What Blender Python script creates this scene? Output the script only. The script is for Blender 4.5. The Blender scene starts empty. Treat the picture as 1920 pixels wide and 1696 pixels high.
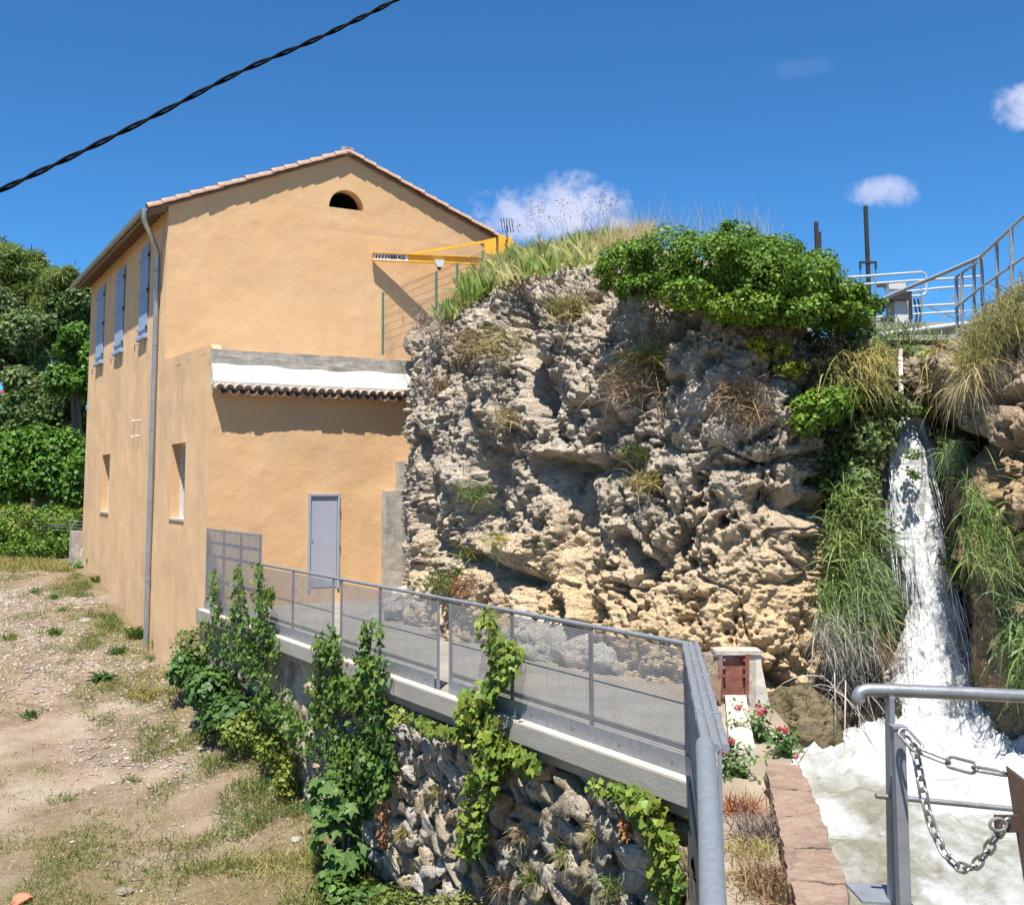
import bpy, math, random
import numpy as np
from mathutils import Vector, Matrix
random.seed(7); RNG = np.random.default_rng(11)
SC = bpy.context.scene; COL = SC.collection
# ------------------------------------------------------------------ camera
FPX, CX, CY, HZ, EYE = 2030., 880., 700., 915., 2.45      # measured on the 1920 x 1696 photograph
PITCH = math.atan((HZ-CY)/FPX); PC, PS = math.cos(PITCH), math.sin(PITCH)
cam = bpy.data.cameras.new('camera'); camo = bpy.data.objects.new('camera', cam); COL.objects.link(camo)
camo.location = (0, 0, EYE); camo.rotation_euler = (math.pi/2+PITCH, 0, 0)
cam.sensor_fit = 'HORIZONTAL'; cam.sensor_width = 36; cam.lens = 36*FPX/1920
cam.shift_x = (960-CX)/1920; cam.shift_y = -(848-CY)/1920
cam.clip_start = .05; cam.clip_end = 6000
SC.camera = camo
# ------------------------------------------------------------------ sun, sky, exposure
UA = np.array([.881, .472, 0]); VA = np.array([-.472, .881, 0]); ZA = np.array([0, 0, 1.])   # the house's own axes
TS = -VA*.35-UA*.28+ZA*1.0; TS = TS/np.linalg.norm(TS)     # towards the sun
sun = bpy.data.lights.new('sun', 'SUN'); suno = bpy.data.objects.new('sun', sun); COL.objects.link(suno)
sun.energy = 5.0; sun.angle = math.radians(.53); sun.color = (1, .95, .87)
suno.location = (0, -10, 40); suno.rotation_euler = Vector(-TS).to_track_quat('-Z', 'Y').to_euler()
W = bpy.data.worlds.new('World'); SC.world = W; W.use_nodes = True
wn, wl = W.node_tree.nodes, W.node_tree.links
wn.clear()
sky = wn.new('ShaderNodeTexSky'); sky.sky_type = 'NISHITA'; sky.sun_disc = False
sky.sun_elevation = math.asin(TS[2]); sky.sun_rotation = math.atan2(TS[0], TS[1])
sky.altitude = 2200; sky.air_density = 1.0; sky.dust_density = .0; sky.ozone_density = 5.0
bg = wn.new('ShaderNodeBackground'); bg.inputs[1].default_value = .080
wo = wn.new('ShaderNodeOutputWorld'); wl.new(bg.outputs[0], wo.inputs[0])
def ray(px, py):
    x = (px-CX)/FPX; y = -(py-CY)/FPX
    return np.array([x, PC-y*PS, PS+y*PC])
def sky_clouds():
    """a few small fair-weather clouds, placed by compass direction in the sky"""
    tc = wn.new('ShaderNodeTexCoord'); prev = None
    def M(op, a, b=None):
        n = wn.new('ShaderNodeMath'); n.operation = op
        for i, x in enumerate((a, b)):
            if x is None: continue
            if isinstance(x, (int, float)): n.inputs[i].default_value = x
            else: wl.new(x, n.inputs[i])
        return n.outputs[0]
    noi = wn.new('ShaderNodeTexNoise'); noi.inputs['Scale'].default_value = 34; noi.inputs['Detail'].default_value = 9; noi.inputs['Roughness'].default_value = .62
    wl.new(tc.outputs['Generated'], noi.inputs[0])
    no2 = wn.new('ShaderNodeTexNoise'); no2.inputs['Scale'].default_value = 16; no2.inputs['Detail'].default_value = 4
    wl.new(tc.outputs['Generated'], no2.inputs[0])
    nn = M('ADD', M('MULTIPLY', M('SUBTRACT', noi.outputs[0], .5), 3.0), M('MULTIPLY', M('SUBTRACT', no2.outputs[0], .5), 2.2))
    for px, py, rx, ry, st in ((1025, 410, 175, 68, .95), (1075, 375, 95, 54, .95), (960, 402, 100, 42, .85), (1657, 362, 62, 34, .7), (1938, 196, 62, 40, .9), (1505, 128, 60, 18, .05), (-500, 300, 260, 80, 1), (2600, 500, 300, 90, 1)):
        c = ray(px, py); L = np.linalg.norm(c); c = c/L
        r = np.array([c[1], -c[0], 0]); r = r/np.linalg.norm(r); up = np.cross(r, c)
        k = FPX*L
        def dot(v):
            n = wn.new('ShaderNodeVectorMath'); n.operation = 'DOT_PRODUCT'; wl.new(tc.outputs['Generated'], n.inputs[0]); n.inputs[1].default_value = v; return n.outputs['Value']
        a, b = dot(r*k/L/rx), dot(up*k/L/ry)
        b = M('ADD', b, float(-np.dot(up, c)))
        d2 = M('ADD', M('MULTIPLY', a, a), M('MULTIPLY', b, b))
        # flatter underside
        front = M('GREATER_THAN', dot(c), .5)
        m = M('MULTIPLY', M('SUBTRACT', M('ADD', 1.0, nn), d2), front)
        mr = wn.new('ShaderNodeMapRange'); mr.interpolation_type = 'SMOOTHSTEP'; mr.inputs[1].default_value = .0; mr.inputs[2].default_value = 1.25; mr.inputs[3].default_value = 0; mr.inputs[4].default_value = st
        wl.new(m, mr.inputs[0])
        prev = mr.outputs[0] if prev is None else M('MAXIMUM', prev, mr.outputs[0])
    mix = wn.new('ShaderNodeMix'); mix.data_type = 'RGBA'
    hs = wn.new('ShaderNodeVectorMath'); hs.operation = 'MULTIPLY'; hs.inputs[1].default_value = (.41, .88, 1.14); wl.new(sky.outputs[0], hs.inputs[0])
    wl.new(prev, mix.inputs[0]); wl.new(hs.outputs[0], mix.inputs[6]); mix.inputs[7].default_value = (5.0, 5.3, 6.9, 1)
    wl.new(mix.outputs[2], bg.inputs[0])
sky_clouds()
SC.view_settings.view_transform = 'Standard'; SC.view_settings.look = 'None'
SC.view_settings.exposure = .88; SC.view_settings.gamma = 1; SC.view_settings.use_curve_mapping = False
SC.cycles.use_denoising = True; SC.cycles.max_bounces = 5; SC.cycles.diffuse_bounces = 3; SC.cycles.glossy_bounces = 2; SC.cycles.adaptive_threshold = .02
# ------------------------------------------------------------------ measuring helpers
def atd(px, py, d):
    px, py, d = np.broadcast_arrays(*[np.asarray(q, float) for q in (px, py, d)])
    x = (px-CX)/FPX; y = -(py-CY)/FPX; ry = PC-y*PS
    return np.stack([x*d/ry, d, EYE+(PS+y*PC)*d/ry], -1)
def atz(px, py, z):
    r = ray(px, py); return np.array([0, 0, EYE])+r*(z-EYE)/r[2]
def proj(p):
    p = np.asarray(p, float); y = p[..., 1]; z = p[..., 2]-EYE
    f = y*PC+z*PS; w = -y*PS+z*PC
    return np.stack([CX+FPX*p[..., 0]/f, CY-FPX*w/f], -1)
# ------------------------------------------------------------------ noise
def _h(ix, iy, iz, s):
    n = (ix.astype(np.uint32)*np.uint32(374761393)+iy.astype(np.uint32)*np.uint32(668265263)+iz.astype(np.uint32)*np.uint32(2147483647)+np.uint32((s*974634777+12345) & 0xffffffff))
    n = (n ^ (n >> np.uint32(13)))*np.uint32(1274126177); n = (n ^ (n >> np.uint32(16)))*np.uint32(2246822519)
    return (n ^ (n >> np.uint32(15))).astype(np.float64)/4294967296.
def vn(p, s=0):
    p = np.asarray(p, float); i = np.floor(p).astype(np.int64); f = p-i; f = f*f*f*(f*(f*6-15)+10)
    o = 0
    for dx in (0, 1):
        wx = f[..., 0] if dx else 1-f[..., 0]
        for dy in (0, 1):
            wy = f[..., 1] if dy else 1-f[..., 1]
            for dz in (0, 1):
                wz = f[..., 2] if dz else 1-f[..., 2]
                o = o+wx*wy*wz*_h(i[..., 0]+dx, i[..., 1]+dy, i[..., 2]+dz, s)
    return o*2-1
def fbm(p, o=4, s=0, g=.5):
    a = 1; t = 0; r = 0; p = np.asarray(p, float)
    for k in range(o):
        r = r+a*vn(p, s+k*17); t += a; a *= g; p = p*2.03+3.1
    return r/t
def ridged(p, o=4, s=0, g=.5):
    a = 1; t = 0; r = 0; p = np.asarray(p, float)
    for k in range(o):
        r = r+a*(1-np.abs(vn(p, s+k*13))*2); t += a; a *= g; p = p*2.1+1.7
    return r/t
def worley(p, s=0):
    p = np.asarray(p, float); i = np.floor(p).astype(np.int64)
    f1 = np.full(p.shape[:-1], 9.); f2 = f1.copy(); cid = np.zeros(p.shape[:-1])
    for dx in (-1, 0, 1):
        for dy in (-1, 0, 1):
            for dz in (-1, 0, 1):
                a, b, c = i[..., 0]+dx, i[..., 1]+dy, i[..., 2]+dz
                h = _h(a, b, c, s)
                d = np.sqrt((a+h-p[..., 0])**2+(b+_h(a, b, c, s+1)-p[..., 1])**2+(c+_h(a, b, c, s+2)-p[..., 2])**2)
                n = d < f1
                f2 = np.where(n, f1, np.minimum(f2, d)); cid = np.where(n, h, cid); f1 = np.where(n, d, f1)
    return f1, f2, cid
# ------------------------------------------------------------------ mesh helpers
def tag(o, label=None, cat=None, group=None, kind=None):
    for k, x in (('label', label), ('category', cat), ('group', group), ('kind', kind)):
        if x: o[k] = x
    return o
def empty(name, loc, label=None, cat=None, group=None, kind=None):
    o = bpy.data.objects.new(name, None); COL.objects.link(o); o.location = loc; o.empty_display_size = .2
    return tag(o, label, cat, group, kind)
def rootloc(o):
    l = np.zeros(3)
    while o is not None:
        l = l+np.array(o.location); o = o.parent
    return l
def meshdata(name, v, f, smooth=False):
    v = np.asarray(v, np.float32); me = bpy.data.meshes.new(name)
    if not isinstance(f, np.ndarray):
        me.from_pydata(v.tolist(), [], [list(map(int, q)) for q in f]); me.update()
    else:
        n, k = f.shape
        me.vertices.add(len(v)); me.vertices.foreach_set('co', v.ravel())
        me.loops.add(n*k); me.loops.foreach_set('vertex_index', f.astype(np.int32).ravel())
        me.polygons.add(n); me.polygons.foreach_set('loop_start', np.arange(0, n*k, k, dtype=np.int32))
        try: me.polygons.foreach_set('loop_total', np.full(n, k, np.int32))
        except Exception: pass
        me.update(calc_edges=True)
    if smooth: me.polygons.foreach_set('use_smooth', np.ones(len(me.polygons), bool))
    return me
def mk(name, v, f, mat, parent=None, smooth=False, **kw):
    v = np.asarray(v, float).reshape(-1, 3)
    if parent is not None: v = v-rootloc(parent)
    me = meshdata(name, v, f, smooth); me.materials.append(mat)
    o = bpy.data.objects.new(name, me); COL.objects.link(o); o.parent = parent
    return tag(o, **kw)
def inst(name, me, mat4, parent=None, **kw):
    o = bpy.data.objects.new(name, me); COL.objects.link(o); o.parent = parent
    m = Matrix(mat4)
    if parent is not None: m = Matrix.Translation(-Vector(rootloc(parent))) @ m
    o.matrix_local = m if parent is None else m
    return tag(o, **kw)
def frame(o, x, y, z, s=(1, 1, 1)):
    m = np.eye(4); m[:3, 0] = np.array(x)*s[0]; m[:3, 1] = np.array(y)*s[1]; m[:3, 2] = np.array(z)*s[2]; m[:3, 3] = o; return m
def nz(a):
    a = np.asarray(a, float); return a/max(np.linalg.norm(a), 1e-9)
class B:
    """collects shapes that belong to ONE part"""
    def __init__(s): s.v = []; s.f = []
    def add(s, v, f):
        k = len(s.v); s.v += [list(map(float, q)) for q in v]; s.f += [[i+k for i in q] for q in f]; return s
    def box(s, c, x, y, z, bev=0):
        """centre, three half-axis vectors"""
        c, x, y, z = map(np.asarray, (c, x, y, z)); v = [c+a*x+b*y+d*z for a in (-1, 1) for b in (-1, 1) for d in (-1, 1)]
        return s.add(v, [(0, 1, 3, 2), (4, 6, 7, 5), (0, 4, 5, 1), (2, 3, 7, 6), (0, 2, 6, 4), (1, 5, 7, 3)])
    def beam(s, a, b, w, h, up=ZA):
        a, b = np.asarray(a, float), np.asarray(b, float); d = b-a; y = nz(np.cross(up, d)); z = nz(np.cross(d, y))
        return s.box((a+b)/2, d/2, y*w/2, z*h/2)
    def tube(s, pts, r, n=10, cap=True, close=False):
        P = [np.asarray(p, float) for p in pts]; m = len(P); rr = r if hasattr(r, '__len__') else [r]*m
        v = []; t0 = nz(P[1]-P[0]); ref = np.array([0, 0, 1.]) if abs(t0[2]) < .9 else np.array([1., 0, 0])
        x = nz(np.cross(ref, t0))
        for i in range(m):
            if close: t = nz(P[(i+1) % m]-P[i-1])
            else: t = nz(P[min(i+1, m-1)]-P[max(i-1, 0)])
            x = nz(x-t*np.dot(x, t)); y = np.cross(t, x)
            for k in range(n):
                a = 2*math.pi*k/n; v.append(P[i]+(x*math.cos(a)+y*math.sin(a))*rr[i])
        f = [(i*n+k, i*n+(k+1) % n, (i+1)*n+(k+1) % n, (i+1)*n+k) for i in range(m-1) for k in range(n)]
        if close: f += [((m-1)*n+k, (m-1)*n+(k+1) % n, (k+1) % n, k) for k in range(n)]
        elif cap: f += [tuple(range(n-1, -1, -1)), tuple((m-1)*n+k for k in range(n))]
        return s.add(v, f)
    def prism(s, poly, d):
        """polygon of 3-D points swept by d"""
        n = len(poly); P = [np.asarray(p, float) for p in poly]; Q = [p+np.asarray(d) for p in P]
        return s.add(P+Q, [tuple(range(n-1, -1, -1)), tuple(range(n, 2*n))]+[(i, (i+1) % n, n+(i+1) % n, n+i) for i in range(n)])
    def make(s, name, mat, parent=None, smooth=False, **kw):
        return mk(name, s.v, s.f, mat, parent, smooth, **kw)
def bev(o, w=.006, seg=2):
    m = o.modifiers.new('bevel', 'BEVEL'); m.width = w; m.segments = seg; m.limit_method = 'ANGLE'; return o
def auto(o, ang=40):
    me = o.data; me.polygons.foreach_set('use_smooth', np.ones(len(me.polygons), bool))
    try: me.set_sharp_from_angle(angle=math.radians(ang))
    except Exception: pass
    return o
def gridfaces(n, m, close=False):
    i = np.arange(n-1)[:, None]*m+np.arange(m-1)[None, :]
    return np.stack([i, i+1, i+m+1, i+m], -1).reshape(-1, 4)
# ------------------------------------------------------------------ materials
def mat(name, c1, c2=None, scale=3., rough=.8, bump=0., bscale=20., metal=0., c3=None, s3=.7, island=0., attr=None, trans=0., spec=.4, detail=6, stretch=None, bdist=.02, thr=(.4, .62)):
    m = bpy.data.materials.new(name); m.use_nodes = True; N, L = m.node_tree.nodes, m.node_tree.links
    b = N['Principled BSDF']; b.inputs['Roughness'].default_value = rough; b.inputs['Metallic'].default_value = metal
    b.inputs['Specular IOR Level'].default_value = spec
    tc = N.new('ShaderNodeTexCoord'); co = tc.outputs['Object']
    if stretch:
        mp = N.new('ShaderNodeMapping'); mp.inputs['Scale'].default_value = stretch; L.new(co, mp.inputs[0]); co = mp.outputs[0]
    def noise(sc, dt=detail, ro=.55, off=0):
        n = N.new('ShaderNodeTexNoise'); n.inputs['Scale'].default_value = sc; n.inputs['Detail'].default_value = dt; n.inputs['Roughness'].default_value = ro
        if off:
            q = N.new('ShaderNodeVectorMath'); q.operation = 'ADD'; q.inputs[1].default_value = (off, off*1.7, -off); L.new(co, q.inputs[0]); L.new(q.outputs[0], n.inputs[0])
        else: L.new(co, n.inputs[0])
        return n.outputs[0]
    def mix(f, a, c):
        x = N.new('ShaderNodeMix'); x.data_type = 'RGBA'
        for s, i in ((f, 0), (a, 6), (c, 7)):
            if isinstance(s, tuple): x.inputs[i].default_value = s if len(s) == 4 else (*s, 1)
            elif isinstance(s, float): x.inputs[i].default_value = s
            else: L.new(s, x.inputs[i])
        return x.outputs[2]
    def ramp(s, a, c):
        r = N.new('ShaderNodeMapRange'); r.inputs[1].default_value = a; r.inputs[2].default_value = c; L.new(s, r.inputs[0]); return r.outputs[0]
    col = (*c1, 1)
    if c2: col = mix(ramp(noise(scale), *thr), tuple(c1), tuple(c2))
    if c3: col = mix(ramp(noise(s3, 5, .6, 4.3), .5, .66), col, tuple(c3))
    if attr:   # attr = (attribute name, colour)
        an = N.new('ShaderNodeAttribute'); an.attribute_name = attr[0]
        col = mix(an.outputs['Fac'], col, tuple(attr[1]))
    if island:
        g = N.new('ShaderNodeNewGeometry'); hs = N.new('ShaderNodeHueSaturation')
        r1 = N.new('ShaderNodeMapRange'); r1.inputs[3].default_value = 1-island; r1.inputs[4].default_value = 1+island; L.new(g.outputs['Random Per Island'], r1.inputs[0]); L.new(r1.outputs[0], hs.inputs['Value'])
        mu = N.new('ShaderNodeMath'); mu.operation = 'MULTIPLY'; mu.inputs[1].default_value = 7.31; fr = N.new('ShaderNodeMath'); fr.operation = 'FRACT'
        L.new(g.outputs['Random Per Island'], mu.inputs[0]); L.new(mu.outputs[0], fr.inputs[0])
        r2 = N.new('ShaderNodeMapRange'); r2.inputs[3].default_value = .5-island*.06; r2.inputs[4].default_value = .5+island*.05; L.new(fr.outputs[0], r2.inputs[0]); L.new(r2.outputs[0], hs.inputs['Hue'])
        if isinstance(col, tuple): hs.inputs['Color'].default_value = col
        else: L.new(col, hs.inputs['Color'])
        col = hs.outputs[0]
    if isinstance(col, tuple): b.inputs['Base Color'].default_value = col
    else: L.new(col, b.inputs['Base Color'])
    if bump:
        bn = N.new('ShaderNodeBump'); bn.inputs['Strength'].default_value = bump; bn.inputs['Distance'].default_value = bdist
        L.new(noise(bscale, 8, .62), bn.inputs['Height']); L.new(bn.outputs[0], b.inputs['Normal'])
    if trans:
        t = N.new('ShaderNodeBsdfTranslucent'); ms = N.new('ShaderNodeMixShader'); ms.inputs[0].default_value = trans
        if isinstance(col, tuple): t.inputs[0].default_value = col
        else: L.new(col, t.inputs[0])
        out = [n for n in N if n.type == 'OUTPUT_MATERIAL'][0]
        L.new(b.outputs[0], ms.inputs[1]); L.new(t.outputs[0], ms.inputs[2]); L.new(ms.outputs[0], out.inputs[0])
    return m
def streaks(m, dark, amount=.5, sc=2.2):
    """old rain streaks and faint blotches in the render"""
    N, L = m.node_tree.nodes, m.node_tree.links; b = N['Principled BSDF']; src = b.inputs['Base Color'].links[0].from_socket
    tc = N.new('ShaderNodeTexCoord'); mp = N.new('ShaderNodeMapping'); mp.inputs['Scale'].default_value = (1, 1, .09); L.new(tc.outputs['Object'], mp.inputs[0])
    n = N.new('ShaderNodeTexNoise'); n.inputs['Scale'].default_value = sc*2; n.inputs['Detail'].default_value = 7; n.inputs['Roughness'].default_value = .65; L.new(mp.outputs[0], n.inputs[0])
    n2 = N.new('ShaderNodeTexNoise'); n2.inputs['Scale'].default_value = .45; n2.inputs['Detail'].default_value = 5; L.new(tc.outputs['Object'], n2.inputs[0])
    r = N.new('ShaderNodeMapRange'); r.inputs[1].default_value = .5; r.inputs[2].default_value = .72; L.new(n.outputs[0], r.inputs[0]); r2 = N.new('ShaderNodeMapRange'); r2.inputs[1].default_value = .42; r2.inputs[2].default_value = .6; r2.inputs[4].default_value = amount; L.new(n2.outputs[0], r2.inputs[0])
    mu = N.new('ShaderNodeMath'); mu.operation = 'MULTIPLY'; L.new(r.outputs[0], mu.inputs[0]); L.new(r2.outputs[0], mu.inputs[1])
    x = N.new('ShaderNodeMix'); x.data_type = 'RGBA'; L.new(mu.outputs[0], x.inputs[0]); L.new(src, x.inputs[6]); x.inputs[7].default_value = (*dark, 1)
    # short trowel marks and grazes
    mp3 = N.new('ShaderNodeMapping'); mp3.inputs['Scale'].default_value = (1, 1, 2.2); L.new(tc.outputs['Object'], mp3.inputs[0]); n3 = N.new('ShaderNodeTexNoise'); n3.inputs['Scale'].default_value = 3.4; n3.inputs['Detail'].default_value = 9; n3.inputs['Roughness'].default_value = .72; L.new(mp3.outputs[0], n3.inputs[0])
    r3 = N.new('ShaderNodeMapRange'); r3.inputs[1].default_value = .6; r3.inputs[2].default_value = .7; r3.inputs[4].default_value = .45; L.new(n3.outputs[0], r3.inputs[0])
    y = N.new('ShaderNodeMix'); y.data_type = 'RGBA'; L.new(r3.outputs[0], y.inputs[0]); L.new(x.outputs[2], y.inputs[6]); y.inputs[7].default_value = (dark[0]*1.1, dark[1]*1.15, dark[2]*1.35, 1)
    L.new(y.outputs[2], b.inputs['Base Color'])
def leafmat(name, c1, c2, isl=.35, rough=.5, trans=.3, **k):
    return mat(name, c1, c2, scale=.9, rough=rough, island=isl, trans=trans, spec=.35, detail=3, **k)
M_ = dict(
    stucco=mat('ochre_stucco', (.63, .395, .205), (.66, .425, .23), scale=.9, rough=.92, bump=.3, bscale=4.5, c3=(.61, .395, .22), s3=.55, bdist=.05, spec=.15),
    stucco_left=mat('ochre_stucco_weathered', (.72, .475, .27), (.67, .44, .245), scale=1.6, rough=.92, bump=.35, bscale=5, c3=(.60, .405, .24), s3=.8, bdist=.025, spec=.15, stretch=(1, 1, .35)),
    white=mat('white_coating', (.74, .73, .70), (.66, .65, .62), scale=4, rough=.6, bump=.3, bscale=12, c3=(.5, .48, .45), s3=2.6),
    mortar=mat('grey_mortar', (.36, .34, .31), (.45, .43, .39), scale=8, rough=.95, bump=.9, bscale=30),
    concrete=mat('rough_concrete', (.37, .335, .285), (.46, .42, .36), scale=5, rough=.95, bump=.8, bscale=38, c3=(.27, .25, .22), s3=2.2),
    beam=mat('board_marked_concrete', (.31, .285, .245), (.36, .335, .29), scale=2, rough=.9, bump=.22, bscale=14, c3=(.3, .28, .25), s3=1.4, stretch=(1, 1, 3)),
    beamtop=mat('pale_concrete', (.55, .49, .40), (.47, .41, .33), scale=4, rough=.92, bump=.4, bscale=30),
    tile=mat('terracotta_tile', (.44, .255, .17), (.50, .33, .235), scale=6, rough=.9, bump=.5, bscale=40, c3=(.34, .22, .165), s3=3),
    tile_old=mat('weathered_tile', (.52, .31, .21), (.6, .42, .31), scale=7, rough=.92, bump=.6, bscale=40, c3=(.36, .26, .2), s3=4),
    zinc=mat('zinc', (.45, .47, .5), (.36, .38, .41), scale=9, rough=.42, metal=.75, bump=.1, bscale=15, stretch=(1, 1, .3)),
    galv=mat('galvanised_steel', (.30, .315, .335), (.25, .265, .285), scale=14, rough=.55, metal=.45, bump=.1, bscale=60),
    galv2=mat('galvanised_pipe', (.27, .295, .32), (.23, .255, .275), scale=40, rough=.5, metal=.4, bump=.15, bscale=120),
    steelmesh=mat('mesh_steel', (.38, .38, .38), (.31, .31, .315), scale=5, rough=.55, metal=.4),
    galv3=mat('bright_galvanised_tube', (.5, .52, .55), (.43, .45, .48), scale=30, rough=.45, metal=.3),
    stainless=mat('worn_steel_tube', (.36, .36, .355), (.28, .28, .275), scale=20, rough=.42, metal=.7, bump=.1, bscale=80),
    blue=mat('blue_grey_paint', (.25, .345, .49), (.29, .385, .53), scale=5, rough=.6, bump=.15, bscale=20, stretch=(1, 1, .2)),
    door=mat('grey_door_paint', (.34, .35, .405), (.36, .37, .43), scale=1.5, rough=.5, bump=.05, bscale=6),
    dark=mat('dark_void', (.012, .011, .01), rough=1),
    iron=mat('black_iron', (.03, .028, .027), (.05, .042, .036), scale=12, rough=.6, metal=.3, bump=.3, bscale=40),
    rust=mat('rusty_red_steel', (.17, .055, .04), (.24, .1, .065), scale=9, rough=.85, bump=.5, bscale=30, c3=(.17, .2, .23), s3=2.3),
    rust2=mat('brown_rusty_plate', (.085, .055, .042), (.12, .075, .05), scale=7, rough=.55, metal=.4, bump=.2, bscale=30),
    wood=mat('old_timber', (.2, .135, .085), (.28, .19, .12), scale=5, rough=.9, bump=.4, bscale=25),
    frame=mat('window_frame', (.62, .6, .57), rough=.5),
    glass=mat('window_glass', (.05, .055, .06), rough=.08, spec=.6),
    yellow=mat('yellow_crane_paint', (.80, .42, .03), (.74, .38, .035), scale=5, rough=.45, bump=.05, bscale=20),
    labelw=mat('white_label', (.75, .74, .72), rough=.5), black=mat('black_print', (.012, .012, .012), rough=.6),
    greenp=mat('green_fence_paint', (.07, .16, .11), (.1, .2, .14), scale=20, rough=.55),
    cable=mat('black_cable', (.005, .005, .006), rough=.8, spec=.1),
    cabinet=mat('grey_cabinet', (.55, .56, .57), (.5, .51, .52), scale=3, rough=.55),
    red=mat('red_plastic', (.6, .05, .03), rough=.5),
    bark=mat('bark', (.14, .1, .07), (.2, .15, .11), scale=8, rough=.95, bump=.8, bscale=20, stretch=(1, 1, .25)),
)
streaks(M_['stucco'], (.50, .32, .185), .45)
streaks(M_['stucco_left'], (.46, .32, .20), .8)
# ------------------------------------------------------------------ the house
A0 = atd(385, 1142, 22.4); A0[2] = 0
def H(t, s, z=0.):
    """house frame: t along the gable wall, s back along the long wall"""
    return A0+UA*t+VA*s+ZA*z
SB, SE, TW = 4.45, 15.95, 9.75          # start and end of the tall block along s, its width along t
ZE, ZR, TR = 9.42, 11.38, 4.72          # eaves, ridge
def gz(t): return ZE+(ZR-ZE)*(t/TR if t < TR else (TW-t)/(TW-TR))
house = empty('mill_house', H(0, 0, 0), 'tall ochre stucco mill house with blue-grey shutters, tiled gable roof and lean-to annex', 'house')
def wallface(name, P, w0, w1, z0, top, holes, nrm, mtl, step=.12, amp=.012, seed=1, breaks=()):
    """a rendered wall face in the plane P(w, z); top(w) gives its upper edge; holes are rectangles left open"""
    ws = set(np.linspace(w0, w1, int((w1-w0)/step)+1)); zs = set(np.linspace(0, 1, 60))
    for h in holes: ws |= {h[0], h[1]}
    for b in breaks: ws |= {b}
    ws = sorted(ws); ws = [w for i, w in enumerate(ws) if i == 0 or w-ws[i-1] > 1e-4]
    zb = max(h[3] for h in holes)+.3 if holes else z0+1
    tmin = min(top(w) for w in ws)
    zb = min(zb, tmin-.05)
    zl = set(np.linspace(z0, zb, max(2, int((zb-z0)/step)+1)))
    for h in holes: zl |= {h[2], h[3]}
    zl = sorted(zl); zl = [z for i, z in enumerate(zl) if i == 0 or z-zl[i-1] > 1e-4]
    nu = max(4, int((max(top(w) for w in ws)-zb)/step))
    V = np.zeros((len(ws), len(zl)+nu, 3)); D = np.zeros(V.shape[:2])
    for i, w in enumerate(ws):
        col = list(zl)+[zb+(top(w)-zb)*(k+1)/nu for k in range(nu)]
        for j, z in enumerate(col):
            V[i, j] = P(w, z); e = 1.
            for h in holes:
                dx = max(h[0]-w, 0, w-h[1]); dz = max(h[2]-z, 0, z-h[3]); e = min(e, max(0, (math.hypot(dx, dz)-.001)/.25))
            e = min(e, (w-w0)/.25, (w1-w)/.25, max(0, (top(w)-z)/.25)); D[i, j] = e
    d = amp*(fbm(V*1.1, 3, seed)*1.6+fbm(V*4.5, 3, seed+5)*.7)*D
    V = V+d[..., None]*np.asarray(nrm)
    m = V.shape[1]; F = []
    for i in range(len(ws)-1):
        wc = (ws[i]+ws[i+1])/2
        for j in range(m-1):
            if j+1 < len(zl):
                zc = (zl[j]+zl[j+1])/2
                if any(h[0] < wc < h[1] and h[2] < zc < h[3] for h in holes): continue
            F.append((i*m+j, (i+1)*m+j, (i+1)*m+j+1, i*m+j+1))
    return mk(name, V.reshape(-1, 3), np.array(F), mtl, house, True)
def reveal(b, P, r, n, dep, arch=False):
    """the four sides of a recess behind the opening r = (w0, w1, z0, z1)"""
    w0, w1, z0, z1 = r; n = np.asarray(n)
    q = [P(w0, z0), P(w1, z0), P(w1, z1), P(w0, z1)]; k = [p-n*dep for p in q]
    b.add(q+k, [(0, 1, 5, 4), (1, 2, 6, 5), (2, 3, 7, 6), (3, 0, 4, 7)])
NIC = [(2.03, 3.40, 1.76, 3.47), (11.34, 12.70, 1.74, 3.47)]
PL = lambda s, z: H(0, s, z)
wallface('wall', PL, 0, SB, -4.2, lambda s: min(5.30+s*1.4, 5.44+s*.028), NIC[:1], -UA, M_['stucco_left'])
wallface('wall', PL, SB, SE, -4.2, lambda s: ZE+.05, NIC[1:], -UA, M_['stucco_left'])
PG = lambda t, z: H(t, SB, z)
ARC = (4.22, 5.22, 9.93, 10.45)
wg = wallface('wall', PG, 0, TW, 3.5, lambda t: gz(t)-.02, [], -VA, M_['stucco'], breaks=(TR,), seed=9) if 0 else None
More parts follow.
